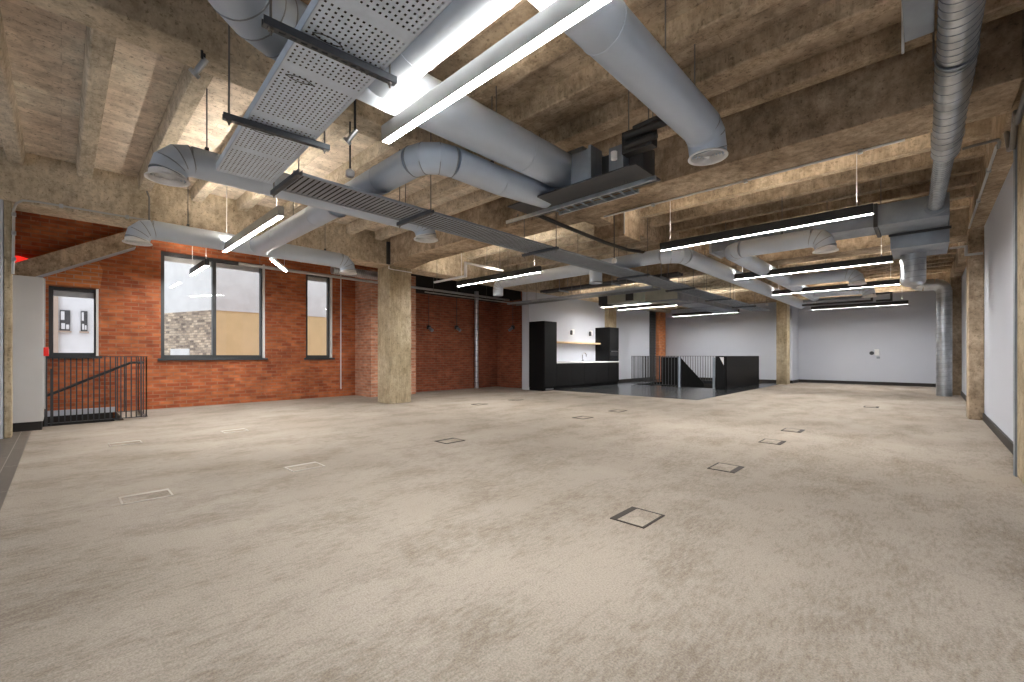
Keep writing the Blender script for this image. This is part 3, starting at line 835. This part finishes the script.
for (x, y, lab, body) in lamps:
    if body not in proto:
        o = proto[body] = make_lamp(LL, lab, body); o.location = (x, y, 2.80)
    else:
        src = proto[body]
        o = src.copy(); link(o); o.location = (x, y, 2.80); o['label'] = lab
        for ch in [k for k in src.children if not k.name.startswith('wire')]:
            q = ch.copy(); link(q); q.parent = o
    wires(o, LL)
o = make_lamp(1.4, 'small dark pendant lamp hanging right in front of the big window', 'lampblack'); o.location = (-10.42, 1.89, 2.80); wires(o, 1.4)
t = thing('pendant_lamp', 'slim white bar lamp slanting between the two tall windows', 'lamp', (-8.8, 2.8, 2.8), 'linear pendant lamps')
m = MB(); a = Vector((-8.32, 2.56, 2.80)); bb = Vector((-9.25, 3.11, 2.80)); dd = (bb-a).normalized(); nn = Vector((-dd.y, dd.x, 0))
m.prism([a-nn*0.03, a+nn*0.03, a+nn*0.03+Vector((0, 0, 0.05)), a-nn*0.03+Vector((0, 0, 0.05))], bb-a); obj('housing', m, 'whiteplastic', t)
m = MB(); m.prism([a-nn*0.025+Vector((0, 0, -0.008)), a+nn*0.025+Vector((0, 0, -0.008)), a+nn*0.025, a-nn*0.025], bb-a); obj('diffuser', m, 'led', t)
m = MB(); m.cyl((-9.15, 3.05, 2.85), (-9.15, 3.05, 3.18), 0.004, 6); m.cyl((-8.6, 2.725, 2.85), (-8.6, 2.725, SLAB), 0.004, 6); obj('wire', m, 'whiteplastic', t)

# ------------------------------------------------------------------ kitchen
FX, BX = -8.6, -9.247
t = thing('tall_cabinet', 'tall black kitchen cabinet at the near end of the white wall', 'cabinet', (-8.9, 10.75, 0))
m = MB(); m.box(BX, FX-0.02, 10.44, 11.07, 0.1, 2.2, 0.004); obj('body', m, 'black', t, smooth=False)
m = MB(); m.box(FX-0.02, FX, 10.445, 11.065, 0.12, 2.19, 0.003); obj('door', m, 'black', t, smooth=False)
m = MB(); m.box(BX, FX-0.05, 10.46, 11.07, 0, 0.1); pl = obj('plinth', m, 'black', t)
m = MB()
for k in range(8): m.box(FX-0.05, FX-0.045, 10.56+0.05*k, 10.59+0.05*k, 0.02, 0.075)
obj('vent_grille', m, 'galv', pl)
labs = ['black kitchen base cabinet right next to the tall cabinet', 'black kitchen base cabinet left of the tap, second from the tall cabinet',
        'black kitchen base cabinet below the tap', 'black kitchen base cabinet left of the oven housing', 'black kitchen base cabinet directly under the oven housing']
bw = (14.97-11.07)/5; c0 = None
for k, lab in enumerate(labs):
    y = 11.07+bw*k
    if c0 is None:
        c0 = thing('base_cabinet', lab, 'cabinet', (-8.9, y+bw/2, 0), 'kitchen base cabinets')
        m = MB(); m.box(BX, FX-0.02, y+0.001, y+bw-0.001, 0.1, 0.86); obj('body', m, 'black', c0, smooth=False)
        m = MB(); m.box(FX-0.02, FX, y+0.003, y+bw-0.003, 0.12, 0.84, 0.002); obj('door', m, 'black', c0, smooth=False)
        m = MB(); m.box(BX, FX-0.06, y+0.001, y+bw-0.001, 0, 0.1); obj('plinth', m, 'black', c0)
    else: dup(c0, (-8.9, y+bw/2, 0), lab)
m = MB(); m.box(BX, FX+0.005, 11.072, 14.975, 0.86, 0.90, 0.002); tag(obj('worktop', m, 'worktop', smooth=False), 'white worktop over the black base cabinets', 'worktop')
t = thing('oven_housing', 'black tall unit with built-in oven standing at the far end of the worktop', 'cabinet', (-8.9, 14.64, 0.9))
m = MB(); m.box(BX, FX-0.02, 14.31, 14.97, 0.9, 2.19, 0.004); obj('body', m, 'black', t, smooth=False)
m = MB(); m.box(FX-0.02, FX, 14.32, 14.96, 1.36, 2.18, 0.003); obj('door', m, 'black', t, smooth=False)
m = MB(); m.box(FX-0.02, FX+0.002, 14.33, 14.95, 0.93, 1.33); ov = obj('oven', m, 'blackgloss', t)
m = MB(); m.cyl((FX+0.035, 14.38, 1.27), (FX+0.035, 14.90, 1.27), 0.01, 10); m.box(FX, FX+0.035, 14.40, 14.42, 1.262, 1.278); m.box(FX, FX+0.035, 14.86, 14.88, 1.262, 1.278)
obj('handle', m, 'chrome', ov)
m = MB(); m.box(BX, BX+0.27, 11.35, 14.28, 1.54, 1.60, 0.004); tag(obj('wall_shelf', m, 'wood', smooth=False), 'pale oak shelf on the white wall above the worktop', 'shelf')
t = thing('tap', 'chrome swan-neck tap standing on the white worktop', 'tap', (-9.05, 13.2, 0.9))
m = MB(); m.sweep([(-9.08, 13.2, 0.9), (-9.08, 13.2, 1.13)]+[Vector((-9.0, 13.2, 1.13))+Vector((-0.08*math.cos(k*PI/8), 0, 0.08*math.sin(k*PI/8))) for k in range(1, 9)]+[(-8.92, 13.2, 1.08)], 0.014, 12); obj('spout', m, 'chrome', t)
m = MB(); m.cyl((-9.08, 13.2, 0.9), (-9.08, 13.2, 0.95), 0.025, 14); m.box(-9.08, -9.07, 13.2, 13.29, 0.94, 0.955); obj('lever', m, 'chrome', t)
def wall_fit(y, z, lab):
    t = thing('wall_light', lab, 'wall light', (BX, y, z), 'small wall lights above the shelf')
    m = MB(); m.box(BX, BX+0.02, y-0.02, y+0.16, z-0.09, z+0.09, 0.004); obj('back_plate', m, 'whiteplastic', t)
    m = MB(); m.cyl((BX+0.06, y-0.08, z+0.02), (BX+0.10, y-0.14, z-0.1), 0.045, 14); m.cyl((BX+0.02, y, z), (BX+0.07, y-0.08, z+0.01), 0.012, 8); obj('spot_head', m, 'frame', t)
wall_fit(12.75, 1.98, 'small wall spotlight on the white wall above the shelf, nearer the tall cabinet')
wall_fit(13.95, 1.98, 'small wall spotlight on the white wall above the shelf, nearer the oven housing')

# ------------------------------------------------------------------ far stair enclosure
t = thing('stair_railing', 'black metal railing around the far stairwell', 'railing', (-6.4, 17, 0))
def bars(parent, p, q, h0, h1, pitch, r, name='baluster_panel', mat='dark_metal'):
    p, q = Vector(p), Vector(q); L = (q-p).length; n = max(2, int(L/pitch))
    for i in range(n+1):
        c = p+(q-p)*(i/n); m = MB(); m.box(c.x-r, c.x+r, c.y-r, c.y+r, h0+0.012, h1); obj('baluster', m, mat, parent, smooth=False)
    d = (q-p).normalized()
    for h, nm in ((h0, 'bottom_rail'), (h1, 'top_rail')):
        m = MB()
        a = Vector((p.x, p.y, h)); b = Vector((q.x, q.y, h)); nn = Vector((-d.y, d.x, 0))*0.02
        m.prism([a-nn, a+nn, a+nn+Vector((0, 0, 0.012)), a-nn+Vector((0, 0, 0.012))], b-a)
        obj(nm, m, mat, parent, smooth=False)
A, B_, Y0, Y1 = -8.12, -4.75, 15.1, 18.9
bars(t, (A, Y0, 0), (-6.35, Y0, 0), 0.05, 1.09, 0.105, 0.009)
bars(t, (A, Y0, 0), (A, Y1, 0), 0.05, 1.09, 0.105, 0.009)
bars(t, (A, Y1, 0), (B_, Y1, 0), 0.05, 1.09, 0.105, 0.009)
for x in (-6.28, -5.12):
    m = MB(); m.box(x-0.035, x+0.035, Y0-0.03, Y0+0.03, 0, 1.05); obj('post', m, 'galv_dull', t, label='grey steel gate post')
m = MB(); m.box(-5.06, B_, Y0-0.03, Y0+0.03, 0.0, 1.1); m.box(B_-0.03, B_+0.03, Y0, Y1, 0, 1.1); obj('solid_panel', m, 'black', t, smooth=False)
m = MB(); m.box(-6.3, -5.05, Y0-0.015, Y0+0.015, 1.09, 1.102); obj('top_rail', m, 'dark_metal', t)
m = MB(); m.prism([(-7.3, 17.6, 1.05), (-6.35, 17.6, 0.02), (-6.35, 17.6, -0.3), (-8.1, 17.6, -0.3), (-8.1, 17.6, 1.05)], (0, 0.04, 0)); obj('stringer_panel', m, 'black', t, smooth=False)
m = MB(); m.prism([(-4.93, Y0-0.034, 1.06), (-4.80, Y0-0.034, 1.06), (-4.80, Y0-0.034, 0.80)], (0, 0.004, 0)); obj('notice', m, 'whiteplastic', t)
m = MB()
for k in range(26): m.box(-9.235, -9.17, 18.88, 19.36, 0.1+0.12*k, 0.17+0.12*k)
m.box(-9.246, -9.23, 18.85, 19.39, 0, 3.2)
tag(obj('cable_riser', m, 'frame', smooth=False), 'black vertical cable riser on the wall beside the orange brick pier', 'cable tray')

# ------------------------------------------------------------------ left railing, cupboard, alarm items
t = thing('stair_railing', 'black baluster railing with sloping handrail below the small window at left', 'railing', (-9.95, 0.4, 0))
bars(t, (-9.95, -0.16, 0), (-9.95, 1.04, 0), 0.03, 1.085, 0.066, 0.008)
bars(t, (-9.95, 1.04, 0), (-11.1, 1.04, 0), 0.03, 1.085, 0.38, 0.008); bars(t, (-11.1, 0.74, 0), (-11.1, 1.04, 0), 0.03, 1.085, 0.075, 0.008)
m = MB(); m.sweep([(-10.03, -0.17, 0.47), (-10.03, -0.1, 0.50), (-10.03, 0.84, 0.985), (-10.03, 1.02, 0.985)], 0.022, 12); obj('handrail', m, 'dark_metal', t)
m = MB(); m.box(-9.99, -9.94, -0.182, -0.15, 0, 1.09); m.box(-9.985, -9.945, -0.12, -0.10, 0, 0.9); obj('post', m, 'dark_metal', t)
t = thing('cupboard', 'tall pale grey cupboard with dark plinth beside the left railing', 'cupboard', (-9.75, -0.5, 0))
m = MB(); m.box(-10.0, -9.5, -0.95, -0.185, 0.13, 2.27, 0.004); obj('body', m, 'cupboard', t, smooth=False)
m = MB(); m.box(-9.99, -9.52, -0.94, -0.20, 0, 0.13); obj('plinth', m, 'skirt', t)
m = MB(); m.box(-9.62, -9.60, -0.185, -0.165, 0.3, 2.27); obj('edge_strip', m, 'lightconduit', t)
t = thing('call_point', 'red fire alarm call point on the side of the grey cupboard', 'fire alarm', (-9.62, -0.16, 1.15))
m = MB(); m.box(-9.68, -9.56, -0.185, -0.13, 1.10, 1.23, 0.006); obj('body', m, 'red', t)
m = MB(); m.box(-9.66, -9.58, -0.131, -0.127, 1.125, 1.20); obj('face', m, 'whiteplastic', t)
t = thing('alarm_beacon', 'glowing red alarm beacon on the dark brick at the far left', 'fire alarm', (WX, -0.48, 2.78))
m = MB(); m.lathe((-11.5, -0.60, 2.775), (0, 1, 0), [(0, 0.005), (0.0, 0.07), (0.08, 0.085), (0.2, 0.05), (0.22, 0.002)], 20); obj('lens', m, 'redglow', t)
m = MB(); m.box(WX, -11.48, -0.62, -0.36, 2.72, 2.76); obj('base', m, 'red', t)
def pipe(pts, r, mat, name, label, cat, seg=10, clips=()):
    m = MB(); m.sweep(pts, r, seg); o = tag(obj(name, m, mat), label, cat)
    if clips:
        m = MB()
        for c in clips: m.box(c[0]-0.02, c[0]+0.02, c[1]-0.02, c[1]+0.02, c[2]-0.025, c[2]+0.025)
        obj('clip', m, 'galv', o)
    return o
xc = -8.84
pipe([(xc, -0.447, 2.2), (xc, -0.44, 3.06), (xc, -0.42, 3.15), (xc, -0.36, 3.21), (xc, -0.2, 3.225), (xc, 0.95, 3.235)], 0.014, 'lightconduit', 'conduit', 'grey conduit curving up and along the beam above the brick at left', 'conduit',
     clips=[(xc, -0.44, 2.4), (xc, -0.44, 2.75), (xc, -0.44, 3.0), (xc, 0.0, 3.225), (xc, 0.7, 3.232)])
pipe([(xc, 0.96, 3.24), (xc, 0.96, 3.6), (xc, 0.93, 3.69)], 0.012, 'rod', 'conduit', 'short dark conduit rising on the beam by the window-wall duct grille', 'conduit')
pipe([(-11.53, 5.28, 0.2), (-11.53, 5.28, 3.3)], 0.015, 'whiteplastic', 'conduit', 'thin white vertical conduit on the brick right of the narrow window', 'conduit')
pipe([(-11.19+0.12, 9.8, 0), (-11.19+0.12, 9.8, 3.3)], 0.075, 'galv', 'downpipe', 'pale vertical metal pipe in the corner of the dark brick recess', 'pipe', 20)
m = MB()
for z in [0.2+0.18*k for k in range(17)]: m.band((-11.07, 9.8, z), (0, 0, 1), 0.075, 0.02, 0.004, 20)
obj('band', m, 'galv_dull', bpy.data.objects['downpipe'])

def recess_light(x, y, z, lab, d):
    t = thing('wall_lamp', lab, 'wall light', (x, y, z), 'wall lamps in the brick recess')
    m = MB(); m.cyl((x, y, z+0.1), (x, y, z+1.05), 0.009, 8); obj('conduit', m, 'dark_metal', t)
    m = MB(); m.box(x-0.05, x+0.05, y-0.05, y+0.05, z, z+0.12, 0.01); obj('box', m, 'dark_metal', t)
    dd = Vector(d)
    m = MB(); m.cyl(Vector((x, y, z+0.03))+dd*0.04, Vector((x, y, z-0.05))+dd*0.18, 0.05, 14); obj('lamp_head', m, 'galv_dull', t)
recess_light(-11.15, 7.9, 1.93, 'dark wall lamp on the brick recess just right of the broad column', (1, 0, 0))
recess_light(-11.15, 9.0, 1.98, 'dark wall lamp on the brick recess next to the pale vertical pipe', (1, 0, 0))
recess_light(-10.3, 10.79, 2.03, 'dark wall lamp on the brick return wall nearest the tall cabinet', (0, -1, 0))

# pipes along the recess and trunking by the column
for k, (x, z, r, lab) in enumerate(((-10.5, 3.05, 0.035, 'upper grey pipe along the top of the brick recess'), (-10.35, 2.93, 0.02, 'thin lower pipe along the top of the brick recess'))):
    m = MB(); m.sweep([(x, 2.6 if k == 0 else 7.2, z), (x, 10.8, z)], r, 12); p_ = tag(obj('service_pipe', m, 'lightconduit'), lab, 'pipe')
    m = MB()
    for y in ((3.0, 5.0, 8.5, 10.3) if k == 0 else (7.5, 9.6)): m.cyl((x, y, z+r), (x, y, ceil_z(x, y)), 0.006, 6)
    obj('hanger_rod', m, 'rod', p_)
t = thing('lighting_trunking', 'white lighting trunking stepping down beside the broad column', 'trunking', (-7, 5.9, 3.05))
m = MB(); m.box(-7.02, -6.97, 5.90, 7.0, 3.04, 3.08); m.box(-7.02, -6.97, 5.87, 5.91, 2.78, 3.08); m.box(-8.1, -6.97, 5.87, 5.91, 2.76, 2.80);
obj('channel', m, 'whiteplastic', t, smooth=False)
m = MB(); m.cyl((-6.995, 6.5, 3.08), (-6.995, 6.5, SLAB), 0.006, 6); m.cyl((-8.0, 5.89, 2.8), (-8.0, 5.89, SLAB), 0.006, 6); m.cyl((-6.995, 6.9, 3.08), (-6.995, 6.9, SLAB), 0.006, 6)
obj('hanger_rod', m, 'rod', t)
d = thing('flexible_duct', 'short ribbed silver duct behind the top of the broad column', 'air duct', (-9.75, 4.9, 3.05))
spiral(d, (-9.72, 4.25, 3.06), (-9.72, 5.65, 3.06), 0.10, 0.05)
m = MB()
for y in (4.5, 5.4): m.cyl((-9.72, y, 3.15), (-9.72, y, ceil_z(-9.72, y)), 0.006, 6)
obj('hanger_rod', m, 'rod', d)
# conduit on the soffit of the cross beam
pipe([(-3.6, 5.82, 3.255), (-0.15, 5.82, 3.255)], 0.012, 'whiteplastic', 'conduit', 'thin pale conduit along the underside of the long cross beam', 'conduit', clips=[(-2.8, 5.82, 3.255), (-1.6, 5.82, 3.255), (-0.5, 5.82, 3.255)])
pipe([(-3.74, 6.69, 3.2), (-3.74, 6.69, 3.65)], 0.012, 'lightconduit', 'conduit', 'short conduit down the corner of the brown concrete block', 'conduit')

# sensors hanging from the ceiling
def sensor(x, y, z, lab):
    t = thing('ceiling_sensor', lab, 'sensor', (x, y, z), 'rod-hung white sensors')
    m = MB(); m.cyl((x, y, z+0.06), (x, y, ceil_z(x, y)), 0.009, 8); obj('rod', m, 'dark_metal', t)
    m = MB(); m.lathe((x, y, z), (0, 0, 1), [(0, 0.005), (0.0, 0.03), (0.02, 0.042), (0.06, 0.042), (0.08, 0.02), (0.08, 0.002)], 20); obj('dome', m, 'whiteplastic', t, angle=50)
sensor(-4.12, 1.98, 2.87, 'white dome sensor on a dark rod beside the perforated tray')
sensor(-3.83, 6.51, 2.68, 'white dome sensor on a rod below the brown concrete block')
sensor(-4.0, 17.0, 2.85, 'small sensor on a rod near the far column')
def beam_clamp(x, y, z, lab):
    t = thing('beam_clamp', lab, 'clamp', (x, y, z), 'steel clamps on the concrete beam')
    m = MB(); m.cyl((x-0.05, y-0.05, z-0.09), (x+0.01, y+0.01, z+0.02), 0.022, 12); m.cyl((x-0.06, y-0.06, z-0.10), (x-0.045, y-0.045, z-0.08), 0.04, 12); obj('jaw', m, 'galv', t)
    m = MB(); m.cyl((x, y, z), (x, y, ceil_z(x, y)), 0.009, 8); m.cyl((x+0.03, y-0.02, z), (x+0.03, y-0.02, ceil_z(x, y)), 0.009, 8); obj('cable', m, 'dark_metal', t)
beam_clamp(-4.0, 0.76, 3.36, 'steel clamp under the concrete beam left of the perforated tray')
beam_clamp(-3.95, 1.95, 3.25, 'steel clamp under the concrete beam right of the perforated tray')

# wall sensor on the back wall
t = thing('entry_phone', 'white wall panel with small dark handset on the bare back wall', 'wall panel', (-1.45, 21.5, 1.2))
m = MB(); m.box(-1.42, -1.28, 21.47, 21.5, 1.12, 1.36, 0.005); obj('panel', m, 'whiteplastic', t)
m = MB(); m.cyl((-1.5, 21.46, 1.21), (-1.5, 21.5, 1.21), 0.07, 16); obj('knob', m, 'frame', t)
m = MB(); m.box(-1.36, -1.26, 21.48, 21.5, 1.0, 1.08); obj('plate', m, 'galv_dull', t)

# far ceiling services
t = thing('fan_coil_unit', 'greenish steel air unit high above the kitchen, nearer the kitchen wall', 'air unit', (-6.6, 12.1, 2.75))
m = MB(); m.box(-6.98, -6.25, 11.9, 12.5, 2.74, 3.2, 0.006); obj('casing', m, 'green_galv', t, smooth=False)
m = MB(); m.prism([(-7.9, 12.0, 3.17), (-7.0, 12.0, 3.17), (-7.0, 12.0, 2.76), (-7.35, 12.0, 2.76)], (0, 0.5, 0)); obj('hopper', m, 'green_galv', t, smooth=False)
m = MB(); m.box(-7.6, -7.3, 11.95, 11.99, 2.72, 3.1); m.box(-6.6, -6.35, 11.88, 11.9, 2.78, 3.15); obj('access_hatch', m, 'dark_metal', t)
m = MB()
for x in (-6.9, -6.35, -7.6): m.cyl((x, 12.2, 3.15), (x, 12.2, SLAB), 0.006, 6)
obj('hanger_rod', m, 'rod', t)
t = thing('fan_coil_unit', 'greenish steel air unit high above the stairwell side', 'air unit', (-5.4, 12.1, 2.7))
m = MB(); m.box(-5.98, -5.0, 11.9, 12.5, 2.68, 3.12, 0.006); obj('casing', m, 'green_galv', t, smooth=False)
m = MB(); m.box(-6.0, -4.98, 11.87, 11.9, 2.66, 2.70); m.box(-5.0, -4.94, 11.88, 12.52, 2.66, 3.14); obj('flange', m, 'galv_dull', t)
m = MB()
for x in (-5.9, -5.1): m.cyl((x, 12.2, 3.1), (x, 12.2, SLAB), 0.006, 6)
obj('hanger_rod', m, 'rod', t)
t = thing('air_duct', 'flat rectangular steel duct leading over the stairwell from the greenish air unit', 'air duct', (-5.5, 15, 2.9))
m = MB(); m.box(-5.9, -5.1, 12.55, 17.6, 2.76, 3.06, 0.006); obj('casing', m, 'galv_dull', t, smooth=False)
m = MB()
for y in (13.6, 15.0, 16.4): m.box(-5.92, -5.08, y, y+0.03, 2.745, 3.075)
obj('flange', m, 'galv_dull', t, smooth=False)
m = MB()
for y in (14.3, 16.9):
    for x in (-5.85, -5.15): m.cyl((x, y, 3.05), (x, y, ceil_z(x, y)), 0.006, 6)
obj('hanger_rod', m, 'rod', t)
t = thing('cable_tray', 'dark ribbed cable tray crossing the ceiling before the kitchen', 'cable tray', (-6.8, 9.6, 2.95))
slotted_sheet(t, (-9.2, 9.4, 2.665), (1, 0, 0), 4.65, (0, 1, 0), 0.4, 0.075, 0.33, 'dark_metal')
m = MB(); m.box(-9.2, -4.53, 9.38, 9.41, 2.66, 2.72); m.box(-9.2, -4.53, 9.79, 9.82, 2.66, 2.72); obj('side_rail', m, 'galv_dull', t, smooth=False)
m = MB()
for x in (-8.4, -6.8, -5.2):
    for yy in (9.395, 9.805): m.cyl((x, yy, 2.72), (x, yy, ceil_z(x, yy)), 0.006, 6)
obj('hanger_rod', m, 'rod', t)
t = thing('pipe_bundle', 'bundle of dark service pipes crossing the ceiling beyond the concrete block', 'pipe', (-5.5, 10.8, 3.1))
for k in range(3):
    m = MB(); m.sweep([(-8.8, 10.5+0.13*k, 3.14), (-4.4, 10.5+0.13*k, 3.14)], 0.04, 12); obj('pipe', m, 'dark_metal', t)
m = MB()
for x in (-8.0, -6.2, -4.8): m.box(x-0.02, x+0.02, 10.4, 10.86, 3.06, 3.10); m.cyl((x, 10.42, 3.08), (x, 10.42, ceil_z(x, 10.42)), 0.006, 6); m.cyl((x, 10.84, 3.08), (x, 10.84, ceil_z(x, 10.84)), 0.006, 6)
obj('bracket', m, 'galv_dull', t)
t = thing('pipe_bundle', 'pair of pipes with valve loop at the far end over the back wall', 'pipe', (-1.6, 17.2, 2.9))
m = MB(); m.sweep([(-3.0, 17.2, 2.80), (-1.2, 17.2, 2.80), (-1.2, 17.2, 3.0), (-0.75, 17.2, 3.0), (-0.75, 17.2, 2.78), (-1.1, 17.2, 2.78)], 0.03, 12); obj('pipe', m, 'dark_metal', t)
m = MB(); m.sweep([(-3.0, 17.35, 2.95), (-1.4, 17.35, 2.95)], 0.05, 12); obj('lagged_pipe', m, 'galv_dull', t)
m = MB(); m.cyl((-2.6, 17.2, 2.8), (-2.6, 17.2, ceil_z(-2.6, 17.2)), 0.006, 6); m.cyl((-2.0, 17.35, 2.95), (-2.0, 17.35, ceil_z(-2, 17.35)), 0.006, 6); obj('hanger_rod', m, 'rod', t)

# conduits and cables near the right edge
pipe([(0.27, 6.45, 3.24), (0.35, 6.45, 3.25), (0.52, 6.5, 3.27), (0.54, 6.6, 3.27), (0.54, 6.7, 3.25)], 0.014, 'rod', 'conduit', 'dark bent conduit crossing from the spiral duct to the right wall beam', 'conduit')
pipe([(0.535, 6.75, 3.30), (0.535, 10.8, 3.30)], 0.014, 'lightconduit', 'conduit', 'straight conduit along the foot of the right wall beam', 'conduit', clips=[(0.535, 7.6, 3.30), (0.535, 9.0, 3.30)])
pipe([(0.60, 5.35, 3.3), (0.55, 5.5, 3.05), (0.56, 5.7, 3.2), (0.57, 6.0, 3.0), (0.57, 6.2, 3.05), (0.57, 6.4, 3.28)], 0.022, 'rod', 'cable', 'looped grey cables at the top of the right edge column', 'cable')
pipe([(0.3, 10.85, 3.0), (0.5, 10.85, 3.0), (0.5, 10.85, 2.85), (0.7, 10.85, 2.85)], 0.02, 'lightconduit', 'conduit', 'stepped pipe between the silver box unit and the tan pilaster', 'conduit')

# ------------------------------------------------------------------ floor boxes
fb = None; fd = {}
spots = [(-4.40, 0.46, 'floor box lid nearest the left, set in the bright carpet', 0), (-4.45, 1.67, 'floor box lid second from the left foreground, in line with the first', 0),
         (-7.27, 0.56, 'floor box lid closest to the left railing', 0), (-7.32, 1.76, 'faint floor box lid in front of the big window', 0),
         (-4.45, 3.48, 'floor box lid in the middle of the room towards the broad column', 0), (-1.42, 2.72, 'largest dark-edged floor box lid, nearest the camera', 1),
         (-1.42, 4.52, 'dark-edged floor box lid just beyond the largest one', 1), (-1.42, 6.30, 'dark-edged floor box lid, third in the right-hand row', 1),
         (-1.42, 7.48, 'dark-edged floor box lid, fourth in the right-hand row', 1), (-4.42, 6.44, 'small floor box lid in the mid distance before the kitchen', 0),
         (-4.45, 7.70, 'tiny floor box lid farthest towards the kitchen', 0), (-7.35, 6.6, 'floor box lid to the right of the broad column', 0),
         (-7.40, 7.87, 'floor box lid in front of the dark brick recess', 0), (-0.85, 12.1, 'tiny floor box lid far off before the back wall', 1)]
for (x, y, lab, dark) in spots:
    if fb is None:
        fb = thing('floor_box', lab, 'floor box', (0, 0, 0), 'floor boxes')
        m = MB(); h = 0.112; g = 0.13
        for (a, b_, c_, e_) in ((-h, -h+0.042, -g, g), (h-0.014, h, -g, g), (-h+0.042, h-0.014, -g, -g+0.010), (-h+0.042, h-0.014, g-0.010, g)):
            m.box(a, b_, c_, e_, 0.0, 0.006)
        obj('frame', m, 'board', fb, smooth=False)
        m = MB(); m.box(-h+0.042, h-0.014, -g+0.010, g-0.010, 0.0, 0.004); obj('lid', m, 'carpet', fb, smooth=False)
        fb.location = (x, y, 0); cur = fb
    else:
        cur = dup(fb, (x, y, 0), lab)
    if x > -3 and y > 3: cur.rotation_euler = (0, 0, PI)
    if y < 2 and x < -4: cur.scale = (1.1, 1.18, 1)
    fr = [q for q in cur.children if q.name.startswith('frame')][0]
    if 'dark' not in fd: fd['dark'] = fr.data; fd['pale'] = fr.data.copy(); fd['pale'].materials[0] = M['board_pale']
    fr.data = fd['pale'] if (y < 2 and x < -4) else fd['dark']

# ------------------------------------------------------------------ world, camera, view
w = bpy.data.worlds.new('sky'); S.world = w; w.use_nodes = True
bg = w.node_tree.nodes['Background']; bg.inputs['Color'].default_value = (0.90, 0.95, 1.0, 1); bg.inputs['Strength'].default_value = 0.9

cam = bpy.data.cameras.new('camera'); co = link(bpy.data.objects.new('camera', cam)); S.camera = co
F = 432.0
cam.sensor_width = 36; cam.sensor_fit = 'HORIZONTAL'; cam.lens = F/1024*36
cam.shift_y = 15/1024; cam.clip_start = 0.02; cam.clip_end = 200
co.location = (0, 0, 1.1); co.rotation_euler = (PI/2, 0, math.atan2(414, 432))
S.view_settings.view_transform = 'Standard'; S.view_settings.look = 'None'
S.view_settings.gamma = 1; S.view_settings.use_curve_mapping = False
S.view_settings.exposure = 1.35
S.cycles.max_bounces = 10; S.cycles.diffuse_bounces = 6; S.cycles.transparent_max_bounces = 16
S.cycles.use_denoising = True
S.cycles.sample_clamp_indirect = 8
